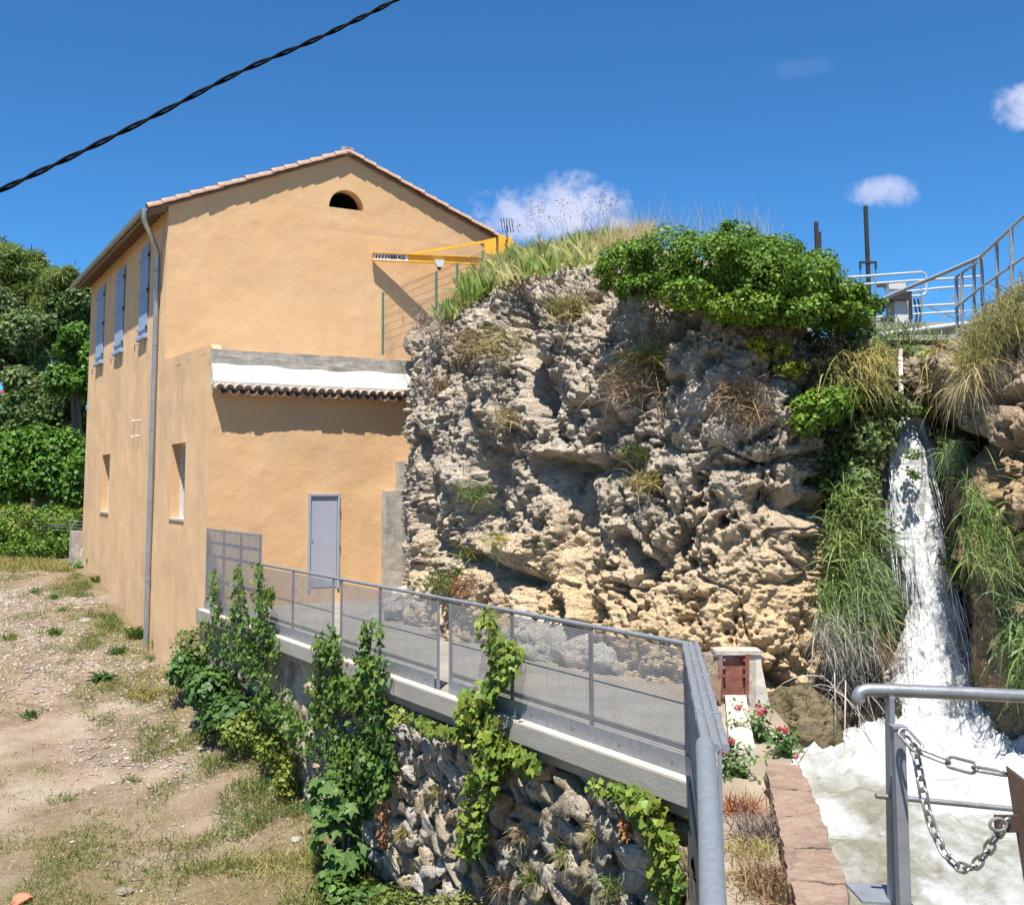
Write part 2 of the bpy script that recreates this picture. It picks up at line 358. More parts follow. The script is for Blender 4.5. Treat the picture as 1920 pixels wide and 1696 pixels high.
# gable wall with its half-round opening: the wall sheet stops at the opening's rectangle, spandrels close the corners
def gable():
    t0, t1, z0, z1 = ARC
    zl1 = lambda t: z0
    b = []
    wallface('wall', PG, 0, TW, -1, lambda t: 9.30, [], -VA, M_['stucco'], seed=9)
    # upper band, cut into left, under, over, right
    def strip(wa, wb, lo, hi, n=40):
        V = []; st = max(2, int((wb-wa)/.12)); ws = sorted(set(list(np.linspace(wa, wb, st))+([TR] if wa < TR < wb else [])))
        m = 14
        for w in ws:
            for k in range(m):
                z = lo(w)+(hi(w)-lo(w))*k/(m-1); V.append(PG(w, z))
        return np.array(V), gridfaces(len(ws), m)
    parts = [strip(0, t0, lambda t: 9.30, lambda t: gz(t)), strip(t1, TW, lambda t: 9.30, lambda t: gz(t)), strip(t0, t1, lambda t: 9.30, lambda t: z0)]
    c = (t0+t1)/2; r = (t1-t0)/2; hh = z1-z0
    arc = lambda t: z0+hh*math.sqrt(max(0, 1-((t-c)/r)**2))
    tt = [c-r*math.cos(math.pi*k/24) for k in range(25)]
    V = []; m = 6
    for t in tt:
        for k in range(m): V.append(PG(t, arc(t)+(gz(t)-arc(t))*k/(m-1)))
    parts.append((np.array(V), gridfaces(25, m)))
    vs, fs, o = [], [], 0
    for v, f in parts: vs.append(v); fs.append(f+o); o += len(v)
    v = np.concatenate(vs); 
    e = np.clip(np.minimum((np.dot(v-H(0, SB), UA))/.25, (TW-np.dot(v-H(0, SB), UA))/.25), 0, 1)*np.clip((v[:, 2]-9.30)/.2, 0, 1)
    q = np.dot(v-H(0, SB), UA); ed = np.clip((np.hypot(np.maximum(np.abs(q-c)-r, 0), np.maximum(np.abs(v[:, 2]-(z0+z1)/2)-hh/2, 0)))/.25, 0, 1)
    v = v+(.012*(fbm(v*1.1, 3, 9)*1.6+fbm(v*4.5, 3, 14)*.7)*e*ed)[:, None]*(-VA)
    mk('wall', v, np.concatenate(fs), M_['stucco'], house, True)
    # reveal of the half-round opening and the dark loft behind it
    b = B(); pts = [PG(t, arc(t)) for t in tt]; k = [p+VA*.34 for p in pts]; n = len(pts)
    b.add(pts+k, [(i, i+1, n+i+1, n+i) for i in range(n-1)]+[(n-1, 0, n, 2*n-1)])
    w = b.make('arched_window', M_['stucco'], house)
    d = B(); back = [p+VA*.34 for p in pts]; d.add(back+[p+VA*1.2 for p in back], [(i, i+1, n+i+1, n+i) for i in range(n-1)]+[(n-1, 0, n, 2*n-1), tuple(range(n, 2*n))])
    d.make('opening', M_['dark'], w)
gable()
PA = lambda t, z: H(t, 0, z)
DOOR = (2.17, 2.88, .31, 2.33)
wallface('wall', PA, 0, 6.0, -1.0, lambda t: 5.02, [DOOR], -VA, M_['stucco'], seed=21)
b = B(); b.add([H(TW, SB, -1), H(TW, SE, -1), H(TW, SE, ZE), H(TW, SB, ZE), H(0, SE, -1), H(0, SE, ZE), H(TR, SE, ZR)], [(0, 1, 2, 3), (1, 4, 5, 6, 2)]); b.make('wall', M_['stucco'], house)
b = B(); b.add([H(.0, .0, 5.30), H(6, 0, 5.30), H(6, SB, 5.30), H(0, SB, 5.30)], [(0, 1, 2, 3)]); b.make('annex_roof', M_['mortar'], house)
# side wall of the annex stands proud of its flat roof
b = B(); b.prism([H(.03, .004, 5.02), H(.03, SB, 5.02), H(.03, SB, 5.56), H(.03, .35, 5.465), H(.03, .1, 5.44), H(.03, .004, 5.30)], UA*.2); bev(b.make('parapet', M_['stucco_left'], house), .03, 3)
for r in NIC:
    b = B(); reveal(b, PL, r, -UA, .42); wd = b.make('window', M_['stucco'], house)
    w0, w1, z0, z1 = r
    b = B()
    for (a, c) in ((PL(w0, z0), PL(w0, z1)), (PL(w1, z0), PL(w1, z1)), (PL((w0+w1)/2, z0), PL((w0+w1)/2, z1)), (PL(w0, z0), PL(w1, z0)), (PL(w0, z1), PL(w1, z1))):
        b.beam(a+UA*.27, c+UA*.27, .09, .09, UA)
    b.make('frame', M_['frame'], wd)
    b = B(); b.add([PL(w0, z0)+UA*.31, PL(w1, z0)+UA*.31, PL(w1, z1)+UA*.31, PL(w0, z1)+UA*.31], [(0, 1, 2, 3)]); b.make('pane', M_['glass'], wd)
    b = B(); b.box(PL((w0+w1)/2, z0-.012)+UA*.12, VA*((w1-w0)/2+.02), UA*.15, ZA*.025); b.make('sill', M_['beamtop'], wd)
# shutters: two leaves of boards, battens, dark hinges, a pale sill under each pair
for k, (sc_, hw) in enumerate(((7.0, .50), (10.45, .60), (13.75, .62))):
    z0, z1 = 6.52, 8.86
    pair = [-1, 1]
    wroot = B(); wroot.box(H(-.05, sc_, 6.42), VA*(hw+.05), UA*.06, ZA*.055); sill = wroot.make('shutter_window', M_['blue'], house); bev(sill, .01)
    for sg in pair:
        nb = 3; bw = hw/nb
        for j in range(nb):
            c0 = sc_+sg*(bw*(j+.5)); za = z1+.03*(1-((abs(c0-sc_))/hw)**2)
            b = B(); x0, x1 = c0-bw/2+.006, c0+bw/2-.006
            b.prism([H(-.012, x0, z0), H(-.012, x1, z0), H(-.012, x1, za), H(-.012, x0, za)], -UA*.032); b.make('board', M_['blue'], sill)
        for zb in (z0+.14, (z0+z1)/2-.05, z1-.28):
            b = B(); b.box(H(-.058, sc_+sg*hw*.5, zb), VA*(hw*.47), UA*.012, ZA*.045); b.make('batten', M_['blue'], sill)
            b = B(); b.box(H(-.05, sc_+sg*(hw+.02), zb), VA*.03, UA*.02, ZA*.035); b.make('hinge', M_['iron'], sill)
    for sg in pair:
        b = B(); b.tube([H(-.01, sc_+sg*(hw+.14), 6.3), H(-.1, sc_+sg*(hw+.14), 6.3), H(-.1, sc_+sg*(hw+.14), 6.14)], .012, 6); b.make('shutter_hook', M_['iron'], sill)
# door
t0, t1, z0, z1 = DOOR
b = B(); reveal(b, PA, DOOR, -VA, .1)
for (a, c) in ((PA(t0+.02, z0), PA(t0+.02, z1)), (PA(t1-.02, z0), PA(t1-.02, z1)), (PA(t0, z1-.02), PA(t1, z1-.02))): b.beam(a-VA*.008, c-VA*.008, .05, .06, VA)
dr = b.make('door', M_['door'], house)
b = B(); b.box(PA((t0+t1)/2, (z0+z1)/2-.01)+VA*.012, UA*((t1-t0)/2-.052), VA*.012, ZA*((z1-z0)/2-.04)); bev(b.make('door_leaf', M_['door'], dr), .008)
for zz in (.6, 1.25, 2.0):
    b = B(); b.tube([PA(t1-.005, zz-.07)-VA*.045, PA(t1-.005, zz+.07)-VA*.045], .016, 8); b.make('hinge', M_['galv'], dr)
b = B(); b.box(PA(t0+.10, 1.32)-VA*.004, UA*.012, VA*.006, ZA*.03); b.make('lock', M_['galv'], dr)
# concrete pilaster between the wall and the rock
def rough_block(name, c, x, y, z, mtl, parent, amp=.02, n=14, seed=3, **kw):
    import bmesh
    bm = bmesh.new(); bmesh.ops.create_cube(bm, size=2); bmesh.ops.subdivide_edges(bm, edges=bm.edges[:], cuts=n, use_grid_fill=True)
    v = np.array([q.co[:] for q in bm.verts]); W_ = np.asarray(c)+v[:, :1]*np.asarray(x)+v[:, 1:2]*np.asarray(y)+v[:, 2:]*np.asarray(z)
    nn = v/np.linalg.norm(v, axis=1)[:, None]; wn_ = nn[:, :1]*nz(x)+nn[:, 1:2]*nz(y)+nn[:, 2:]*nz(z)
    W_ = W_+wn_*(amp*(fbm(W_*3, 4, seed)*1.2+fbm(W_*11, 2, seed+3)*.5))[:, None]
    bm.verts.ensure_lookup_table(); f = [[q.index for q in p.verts] for p in bm.faces]; bm.free()
    return mk(name, W_, f, mtl, parent, False, **kw)
rough_block('pilaster', H(4.22, -.1, 1.2), UA*.34, VA*.12, ZA*1.2, M_['concrete'], house, .018)
rough_block('pilaster', H(4.55, -.09, 2.72), UA*.34, VA*.1, ZA*.33, M_['concrete'], house, .018, seed=8)
# concrete cap, white flaunching and the two rows of barrel tiles over the annex front
rough_block('cap', H(2.99, .09, 5.17), UA*2.985, VA*.13, ZA*.165, M_['concrete'], house, .016, 24, 5)
LD = .22
b = B(); n = 40; V = []
for i in range(n+1):
    t = 6*i/n; w = .02*math.sin(t*2.1)+.015*math.sin(t*5.7+1)
    V += [H(t, .0, 5.07+w), H(t, -.05, 5.0+w), H(t, -LD, 4.66+w*.2), H(t, -LD, 4.60), H(t, 0, 4.58)]
b.add(V, [(i*5+k, i*5+k+1, (i+1)*5+k+1, (i+1)*5+k) for i in range(n) for k in range(4)]+[(0, 1, 2, 3, 4), tuple(n*5+k for k in (4, 3, 2, 1, 0))])
led = b.make('ledge', M_['white'], house)
b = B(); n = 60; V = []
for i in range(n+1):
    t = 6*i/n; w = .012*math.sin(t*7.1)+.01*math.sin(t*19.7+1)
    V += [H(t, -LD-.012+w, 4.65+w*.4), H(t, -LD-.035+w, 4.52+w), H(t, -.02, 4.47), H(t, -LD+.05, 4.648)]
b.add(V, [(i*4+k, i*4+(k+1) % 4, (i+1)*4+(k+1) % 4, (i+1)*4+k) for i in range(n) for k in range(4)]+[(0, 1, 2, 3)])
b.make('mortar_bed', M_['mortar'], led)
def halfpipe(L, r0, r1, th, flip=1, n=10):
    """barrel tile along +x, arch towards +z (flip -1: trough)"""
    V = []
    for x, r in ((0, r0), (L, r1)):
        for k in range(n+1):
            a = math.pi*k/n; V.append((x, r*math.cos(a), flip*r*math.sin(a)))
        for k in range(n+1):
            a = math.pi*k/n; V.append((x, (r-th)*math.cos(a), flip*(r-th)*math.sin(a)))
    m = n+1; F = []
    for k in range(n):
        F += [(k, k+1, 2*m+k+1, 2*m+k), (m+k, 3*m+k, 3*m+k+1, m+k+1), (k, m+k, m+k+1, k+1), (2*m+k, 2*m+k+1, 3*m+k+1, 3*m+k)]
    F += [(0, 2*m, 3*m, m), (n, m+n, 3*m+n, 2*m+n)]
    return meshdata('tile', np.array(V), F, False)
tA = halfpipe(.37, .09, .1, .02); tA.materials.append(M_['tile_old']); tB = halfpipe(.36, .092, .1, .02, -1); tB.materials.append(M_['tile_old'])
sl = nz(-VA*1-ZA*.26); upn = nz(np.cross(UA, sl)) ; upn = upn if upn[2] > 0 else -upn
pit = .2
for i in range(29):
    t = .12+i*pit+random.uniform(-.012, .012)
    inst('tile', tA, frame(H(t, .06+random.uniform(-.015, .015), 4.585+random.uniform(-.006, .006)), nz(sl+UA*random.uniform(-.04, .04)), np.cross(upn, sl), upn), led)
    inst('tile', tB, frame(H(t+pit/2, .07+random.uniform(-.02, .02), 4.555+random.uniform(-.008, .008)), nz(sl+UA*random.uniform(-.05, .05)), np.cross(upn, sl), upn), led)
# roof: two corrugated slopes of barrel tiles, verge tiles one by one along the gable, ridge tiles
OV, OF = .50, .07       # eaves overhang, verge overhang
roof_root = None
def slope(ta, tb, name):
    global roof_root
    za, zb = gz(max(0, min(TW, ta))), gz(max(0, min(TW, tb)))
    g = (ZR-ZE)/TR
    ze = lambda t: ZE+g*t if t <= TR else ZE+(ZR-ZE)/(TW-TR)*(TW-t)
    ns, nt = 480, 12; s = np.linspace(SB-OF, SE+.2, ns); t = np.linspace(ta, tb, nt)
    S, T = np.meshgrid(s, t, indexing='ij'); Zr = np.vectorize(ze)(T)+.09+.045*np.sin(S*2*math.pi/.23)
    V = A0+S[..., None]*VA+T[..., None]*UA+Zr[..., None]*ZA
    o = mk('roof', V.reshape(-1, 3), gridfaces(ns, nt), M_['tile'], house if roof_root is None else roof_root, True)
    if roof_root is None: roof_root = o
    b = B(); b.add([H(ta, SB-OF+.02, ze(ta)+.0), H(tb, SB-OF+.02, ze(tb)+.0), H(tb, SE+.18, ze(tb)+.0), H(ta, SE+.18, ze(ta)+.0), H(ta, SB-OF+.02, ze(ta)+.06), H(tb, SB-OF+.02, ze(tb)+.06), H(tb, SE+.18, ze(tb)+.06), H(ta, SE+.18, ze(ta)+.06)],
        [(0, 1, 2, 3), (4, 7, 6, 5), (0, 4, 5, 1), (1, 5, 6, 2), (2, 6, 7, 3), (3, 7, 4, 0)]); b.make('soffit', M_['wood'], roof_root)
    vt = halfpipe(.47, .135, .11, .018); vt.materials.append(M_['tile'])
    e, r = (ta, tb) if name == 'l' else (tb, ta)
    P0, P1 = H(e, SB-OF, ze(e)+.06), H(r, SB-OF, ze(r)+.06); d = nz(P1-P0); L = np.linalg.norm(P1-P0); n = int(L/.40)
    up = nz(np.cross(d, VA)); up = up if up[2] > 0 else -up
    for i in range(n+1):
        x = L*i/(n+1)
        inst('tile', vt, frame(P0+d*(x-.02)+up*(.012*(1 if i % 2 else 0)+.02+random.uniform(-.006, .006))+VA*random.uniform(.0, .02), nz(d+up*-.075+VA*random.uniform(-.015, .015)), np.cross(up, d), up), roof_root)
slope(-OV, TR, 'l'); slope(TR, TW+OV, 'r')
rt = halfpipe(.5, .13, .12, .02); rt.materials.append(M_['tile'])
for i in range(26):
    inst('ridge_tile', rt, frame(H(TR, SB-OF-.03+i*.45, ZR+.10+.01*(i % 2)), VA, np.cross(ZA, VA), ZA), roof_root)
rough_block('ridge_mortar', H(TR, SB-OF+.06, ZR+.13), UA*.15, VA*.07, ZA*.10, M_['mortar'], roof_root, .02, 5)
# rafters under the left eaves
b = B()
for i in range(27):
    s = SB+.1+i*.43; g = (ZR-ZE)/TR
    b.beam(H(-OV+.04, s, ZE-g*(OV-.04)-.05), H(.3, s, ZE+g*.3-.05), .07, .10)
b.make('rafters', M_['wood'], roof_root, kind='stuff')
b = B(); b.beam(H(-OV+.02, SB-OF, ZE-.20), H(-OV+.02, SE+.15, ZE-.20), .03, .16); b.make('fascia', M_['wood'], roof_root)
# gutter and downpipe
b = B(); V = []; n = 10; gp = H(-OV-.09, 0, ZE-.13)
for s in (SB-OF+.02, SE+.1):
    for k in range(n+1):
        a = math.pi*k/n; V.append(gp+VA*s+UA*(.085*math.cos(a))-ZA*(.085*math.sin(a)))
    for k in range(n+1):
        a = math.pi*k/n; V.append(gp+VA*s+UA*(.079*math.cos(a))-ZA*(.079*math.sin(a)))
m = n+1; b.add(V, [(k, k+1, 2*m+k+1, 2*m+k) for k in range(n)]+[(m+k, 3*m+k, 3*m+k+1, m+k+1) for k in range(n)]+[tuple(range(m)), tuple(range(2*m+n, 2*m-1, -1))])
auto(b.make('gutter', M_['zinc'], house))
pp = [gp+VA*(SB+.0)-ZA*.06, gp+VA*(SB+.0)-ZA*.24, gp+VA*(SB+.05)-ZA*.34+UA*.04, H(-.2, 5.02, ZE-.86), H(-.1, 5.14, ZE-1.02), H(-.085, 5.16, ZE-1.2), H(-.085, 5.16, -1.75)]
b = B(); b.tube(pp, .062, 14); dp = auto(b.make('downpipe', M_['zinc'], house))
for z in (7.9, 6.02, 3.9, 2.1, .2):
    b = B(); b.tube([H(-.085, 5.16, z-.02), H(-.085, 5.16, z+.02)], .07, 14); b.make('bracket', M_['galv'], dp)
# four old iron pegs in the long wall
for k, (px, py) in enumerate(((253, 789), (263, 788), (251, 819), (260, 817))):
    r = ray(px, py); o = np.array([0, 0, EYE]); p = o+r*(np.dot(A0-o, UA)/np.dot(r, UA))
    b = B(); b.tube([p+UA*.01, p-UA*.09], .025, 6); b.make('wall_peg', M_['frame'], house)
# ------------------------------------------------------------------ walkway, its edge beam, railing and the stone wall below
N0 = atz(1300, 1460, 0.); DF = A0-N0; LF = np.linalg.norm(DF); DF = DF/LF; NF = np.array([-DF[1], DF[0], 0])   # NF points to the left, away from the walk
if NF[0] > 0: NF = -NF
Q0 = np.array([1.27, 5.75, 0.]); DQ = nz(Q0-N0); NQ = np.array([DQ[1], -DQ[0], 0]); NQ = NQ if NQ[0] < 0 else -NQ
def G(s, off=0., z=0.): return N0+DF*s+NF*off+ZA*z
walk = B()
wf = [G(-.05, .1), G(LF+.3, .1), H(5.2, .15), H(5.2, -3.5), np.array([1.6, 18.0, 0]), np.array([3.3, 15.0, 0]), np.array([3.45, 13.0, 0]), np.array([3.3, 11.5, 0]), np.array([2.88, 10.0, 0]), np.array([2.2, 7.0, 0]), np.array([1.75, 4.6, 0]), np.array([1.04, 4.6, 0])]
M_['path'] = mat('dusty_concrete_path', (.30, .25, .185), (.25, .205, .15), scale=1.3, rough=.95, bump=.6, bscale=14, c3=(.34, .29, .22), s3=.9)
walk.prism([p+ZA*-.30 for p in wf], ZA*.30)
walk.make('path', M_['path'], kind='structure')
M_['deck'] = mat('grey_walk_concrete', (.25, .235, .205), (.21, .195, .17), scale=1.6, rough=.95, bump=.5, bscale=20, c3=(.29, .265, .225), s3=1.1)
dkf = B(); dkf.prism([G(.05, .0, .001), G(LF+.2, .0, .001), H(4.3, .1, .001), H(4.3, -3.5, .001), np.array([.9, 16.0, .001]), np.array([2.6, 12.2, .001]), np.array([2.5, 10.2, .001])], ZA*.006)
dkf.make('walkway_floor', M_['deck'], kind='structure')
ret = empty('retaining_wall', G(6, .1, -3), 'rough rubble stone retaining wall under the walkway, partly covered with ivy', 'wall')
# concrete edge beam
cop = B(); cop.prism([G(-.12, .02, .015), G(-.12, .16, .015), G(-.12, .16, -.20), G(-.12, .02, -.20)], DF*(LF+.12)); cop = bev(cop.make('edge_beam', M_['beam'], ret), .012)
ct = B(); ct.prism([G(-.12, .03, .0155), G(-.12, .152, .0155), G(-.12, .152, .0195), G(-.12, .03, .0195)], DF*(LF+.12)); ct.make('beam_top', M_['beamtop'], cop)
# wall core
ns, nz_ = 190, 60
S, Zz = np.meshgrid(np.linspace(-.05, LF, ns), np.linspace(-.195, -4.4, nz_), indexing='ij')
V = N0+S[..., None]*DF+Zz[..., None]*ZA+NF*(-.10)
f1, f2, _ = worley(V*3.2, 5); V = V+NF*(.10*fbm(V*2.2, 4, 3)+.16*np.clip(f2-f1, 0, .5))[..., None]
M_['core'] = mat('earthy_mortar', (.40, .33, .245), (.50, .42, .32), scale=4, rough=.97, bump=1., bscale=30, c3=(.2, .17, .13), s3=2)
M_['stone'] = bpy.data.materials.new('tufa_stone')
mk('wall_core', V.reshape(-1, 3), gridfaces(ns, nz_), M_['core'], ret)
b = B(); V = []
S, Zz = np.meshgrid(np.linspace(0, 3.6, 50), np.linspace(-.3, -4, 40), indexing='ij')
V = N0+S[..., None]*DQ+Zz[..., None]*ZA+NQ*.03; V = V+NQ*(.1*fbm(V*3, 4, 8))[..., None]
mk('side_core', V.reshape(-1, 3), gridfaces(50, 40), M_['core'], ret)
import bmesh
def stonemesh(seed, sub=3):
    bm = bmesh.new(); bmesh.ops.create_icosphere(bm, subdivisions=sub, radius=1)
    v = np.array([q.co[:] for q in bm.verts]); f = np.array([[q.index for q in p.verts] for p in bm.faces]); bm.free()
    c = np.sign(v)*np.abs(v)**.6
    rg = np.random.default_rng(seed+70)
    for _ in range(9):                       # broken faces
        n_ = rg.normal(size=3); n_ /= np.linalg.norm(n_); t_ = rg.uniform(.55, .8); q_ = c @ n_; c = c-n_*np.maximum(q_-t_, 0)[:, None]*.9
    off = np.array([seed*3.7, seed*1.3, seed*5.1])
    f1, f2, _ = worley(v*1.5+off, seed); d = .22*fbm(v*1.1+off, 3, seed)+.16*(f2-f1-.3)+.15*ridged(v*2.4+off, 4, seed, .6)+.06*ridged(v*7+off, 3, seed+6)-.45*np.clip(fbm(v*2.4+off, 3, seed+4)-.15, 0, 1)
    return meshdata('stone', c*(1+d)[:, None], f, False)
STONES = [stonemesh(k, 4) for k in range(12)]
for m in STONES: m.materials.append(M_['stone'])
def lay_stones(parent, P0, du, n, L, z0, z1, size, maxn, seed, jit=1.):
    rr = random.Random(seed); z = z0; k = 0
    while z > z1 and k < maxn:
        h = size*rr.uniform(.75, 1.2); x = -rr.random()*size*.5
        while x < L and k < maxn:
            w = size*rr.choice((.7, .9, 1.1, 1.4, 1.9, 2.3))*rr.uniform(.85, 1.15)
            p = P0+du*(x+w/2)+ZA*(z-h/2+rr.uniform(-.04, .04))+n*rr.uniform(-.07, .03)
            a = rr.uniform(-.8, .8); ux = du*math.cos(a)+ZA*math.sin(a); uz = np.cross(n, ux); fl = rr.choice((-1, 1))
            inst('stone', STONES[rr.randrange(12)], frame(p, ux*fl, n*fl, uz, (w*.53, rr.uniform(.10, .17), h*.56)), parent); k += 1
            x += w*.93
        z -= h*.88
    return k
lay_stones(ret, G(-.05, .0), DF, NF, 8.6, -.36, -3.3, .235, 297, 4)
# ------------------------------------------------------------------ railing along the walk
rail = empty('walkway_railing', G(6, 0, 0), 'galvanised steel mesh railing along the edge of the sloping walkway', 'railing')
RP = [11.32, 9.74, 8.02, 7.71, 6.35, 4.65, 4.33, 2.92, 1.46, .06]
for s in RP:
    b = B(); b.box(G(s, .0, .55), DF*.026, NF*.010, ZA*.56); b.make('post', M_['galv'], rail)
def meshpanel(b, P, L, z0, z1, ph=.020, pv=.022, wh=.0078, wv=.0036):
    z = z0
    while z < z1: b.box(P(L/2, z), (P(L, z)-P(0, z))/2, ZA*wh/2, np.cross(nz(P(L, z)-P(0, z)), ZA)*.0015); z += ph
    x = 0
    d = nz(P(L, 0)-P(0, 0)); nn = np.cross(d, ZA)
    while x < L: b.box(P(x, (z0+z1)/2)+nn*.002, d*wv/2, ZA*(z1-z0)/2, nn*.001); x += pv
SEG = [(11.32, 8.04), (7.69, 4.68), (4.31, -.02)]
for a, c in SEG:
    b = B(); meshpanel(b, lambda x, z: G(c+x, .018, z), a-c, .16, 1.07); b.make('mesh_screen', M_['steelmesh'], rail, kind='stuff')
    b = B(); b.box(G((a+c)/2, .03, .10), DF*((a-c)/2-.01), NF*.004, ZA*.085); kp = b.make('kick_plate', M_['galv'], rail)
    x = c+.25
    while x < a:
        bb = B(); bb.tube([G(x, .032, .11), G(x, .042, .11)], .016, 8); bb.make('bolt', M_['stainless'], kp); x += .75
    b = B(); b.tube([G(c-.02, 0, 1.115), G(a+.02, 0, 1.115)], .024, 10); auto(b.make('top_rail', M_['galv'], rail))
    b = B(); b.tube([G(c, -.02, .60), G(a, -.02, .60)], .014, 8); b.make('mid_rail', M_['galv'], rail)
    b = B(); b.box(G((a+c)/2, -.02, .235), DF*((a-c)/2), NF*.003, ZA*.022); b.make('lower_rail', M_['galv'], rail)
b = B(); b.tube([G(8.06, 0, 1.115), G(7.67, 0, 1.115)], .02, 8); b.make('top_rail', M_['galv'], rail)
b = B(); b.tube([G(4.7, 0, 1.115), G(4.29, 0, 1.115)], .02, 8); b.make('top_rail', M_['galv'], rail)
# tall screen at the house end
scr = empty('mesh_gate_panel', G(13.1, 0, 0), 'tall galvanised mesh panel fixed to the house wall at the end of the walkway', 'fence panel')
b = B(); meshpanel(b, lambda x, z: G(11.4+x, .02, z), 3.4, .16, 1.62, .022, .022, .009, .006); b.make('mesh_screen', M_['steelmesh'], scr, kind='stuff')
for s in (11.43, 12.55, 13.62, 14.78):
    b = B(); b.box(G(s, 0, .82), DF*.04, NF*.012, ZA*.82); b.make('post', M_['galv'], scr)
for z, h in ((1.61, .02), (1.36, .03), (1.10, .03), (.62, .03)):
    b = B(); b.box(G(13.1, -.012, z), DF*1.7, NF*.006, ZA*h); b.make('rail', M_['galv'], scr)
b = B(); b.box(G(13.1, .03, .10), DF*1.72, NF*.004, ZA*.085); b.make('kick_plate', M_['galv'], scr)
# short return towards the camera
rl2 = empty('return_railing', N0+DQ*1.5, 'short galvanised mesh railing turning the corner towards the viewer', 'railing')
def GQ(x, off=0, z=0): return N0+DQ*x+NQ*off+ZA*z
LQ = np.linalg.norm(Q0-N0)
for s in (.06, 1.2, 2.4, LQ-.03):
    b = B(); b.box(GQ(s, -.02, .55), DQ*.024, NQ*.010, ZA*.56); b.make('post', M_['galv'], rl2)
b = B(); meshpanel(b, lambda x, z: GQ(x, .015, z), LQ, .16, 1.07); b.make('mesh_screen', M_['steelmesh'], rl2, kind='stuff')
for o in (-.05, 0., .05):
    b = B(); b.tube([GQ(-.02, o, 1.12), GQ(LQ, o, 1.12)], .022, 8); auto(b.make('top_rail', M_['galv'], rl2))
b = B(); b.box(GQ(LQ/2-.01, 0, 1.112), DQ*LQ/2, NQ*.066, ZA*.006); b.make('top_plate', M_['galv'], rl2)
for s in (.35, 1.0, 1.7, 2.4, 3.0):
    b = B(); b.box(GQ(s, 0, 1.12), DQ*.018, NQ*.076, ZA*.026); b.make('clamp', M_['galv'], rl2)
b = B(); b.box(GQ(LQ/2, .02, .10), DQ*LQ/2, NQ*.004, ZA*.085); b.make('kick_plate', M_['galv'], rl2)
# thick tubular handrail, nearer
hp = [atd(1322, 1398, 3.75), atd(1325, 1440, 3.55), atd(1331, 1560, 3.05), atd(1337, 1696, 2.62), atd(1350, 1960, 2.0)]
b = B(); b.tube([hp[0]+nz(hp[0]-hp[1])*.028, hp[0]+nz(hp[0]-hp[1])*.022, hp[0]+nz(hp[0]-hp[1])*.01]+hp, [.012, .024, .031]+[.032]*5, 20)
hr = auto(b.make('handrail', M_['galv2'], label='thick galvanised tube handrail running down beside the near end of the walkway', cat='handrail'), 60)
b = B(); b.tube([hp[1]-ZA*.03, hp[1]*[1, 1, 0]+ZA*.0], .02, 10); b.make('post', M_['galv2'], hr)
b = B(); b.tube([hp[-1]-ZA*.03, hp[-1]*[1, 1, 0]-ZA*3.], .02, 10); b.make('post', M_['galv2'], hr)
# ------------------------------------------------------------------ the ground
def gz_(x, y):
    """height of the yard: falls from the far trees towards the camera"""
    x, y = np.broadcast_arrays(np.asarray(x, float), np.asarray(y, float))
    z = np.interp(y, [-50, 8, 12, 16, 20, 24, 27, 34, 41, 47, 60, 90, 140, 3000], [-3.6, -3.3, -3.05, -2.8, -2.3, -1.7, -1.3, -.2, .15, .5, 3.5, 9, 10, 10])
    # right of the house and beyond it the land is lower than the rock, towards the camera the yard is flat
    r = np.clip((x+1)/6, 0, 1)*np.clip((y-9)/6, 0, 1)
    z = z*(1-r)+np.minimum(z, -1.5)*r
    p = np.stack([x, y, np.zeros_like(x)], -1)
    # earth banked up against the foot of the retaining wall
    sd = np.abs((p-N0) @ NF); al = (p-N0) @ DF
    z = z+np.clip(1-sd/1.6, 0, 1)**1.5*np.interp(al, [0, 5, 8, 11, 14, 16.5], [.1, .12, .2, .6, .7, 0])*(((p-N0) @ NF) > -.3)
    return z+.10*fbm(p*.35, 3, 31)+.035*fbm(p*1.9, 3, 33)
xs = np.unique(np.concatenate([np.linspace(-3000, -40, 12), np.linspace(-40, -18, 30), np.linspace(-18, 1, 230), np.linspace(1, 40, 30), np.linspace(40, 3000, 12)]))
ys = np.unique(np.concatenate([np.linspace(-600, 0, 8), np.linspace(0, 11, 16), np.linspace(11, 40, 350), np.linspace(40, 100, 60), np.linspace(100, 3500, 14)]))
X, Y = np.meshgrid(xs, ys, indexing='ij'); Z = gz_(X, Y)
near = (X > -18) & (X < 1) & (Y > 11) & (Y < 40)
P = np.stack([X, Y, Z], -1); f1, f2, _ = worley(P*7, 2)
Z = Z+near*(.02*fbm(P*7, 2, 35)+.022*np.clip(.45-f1, 0, .5))
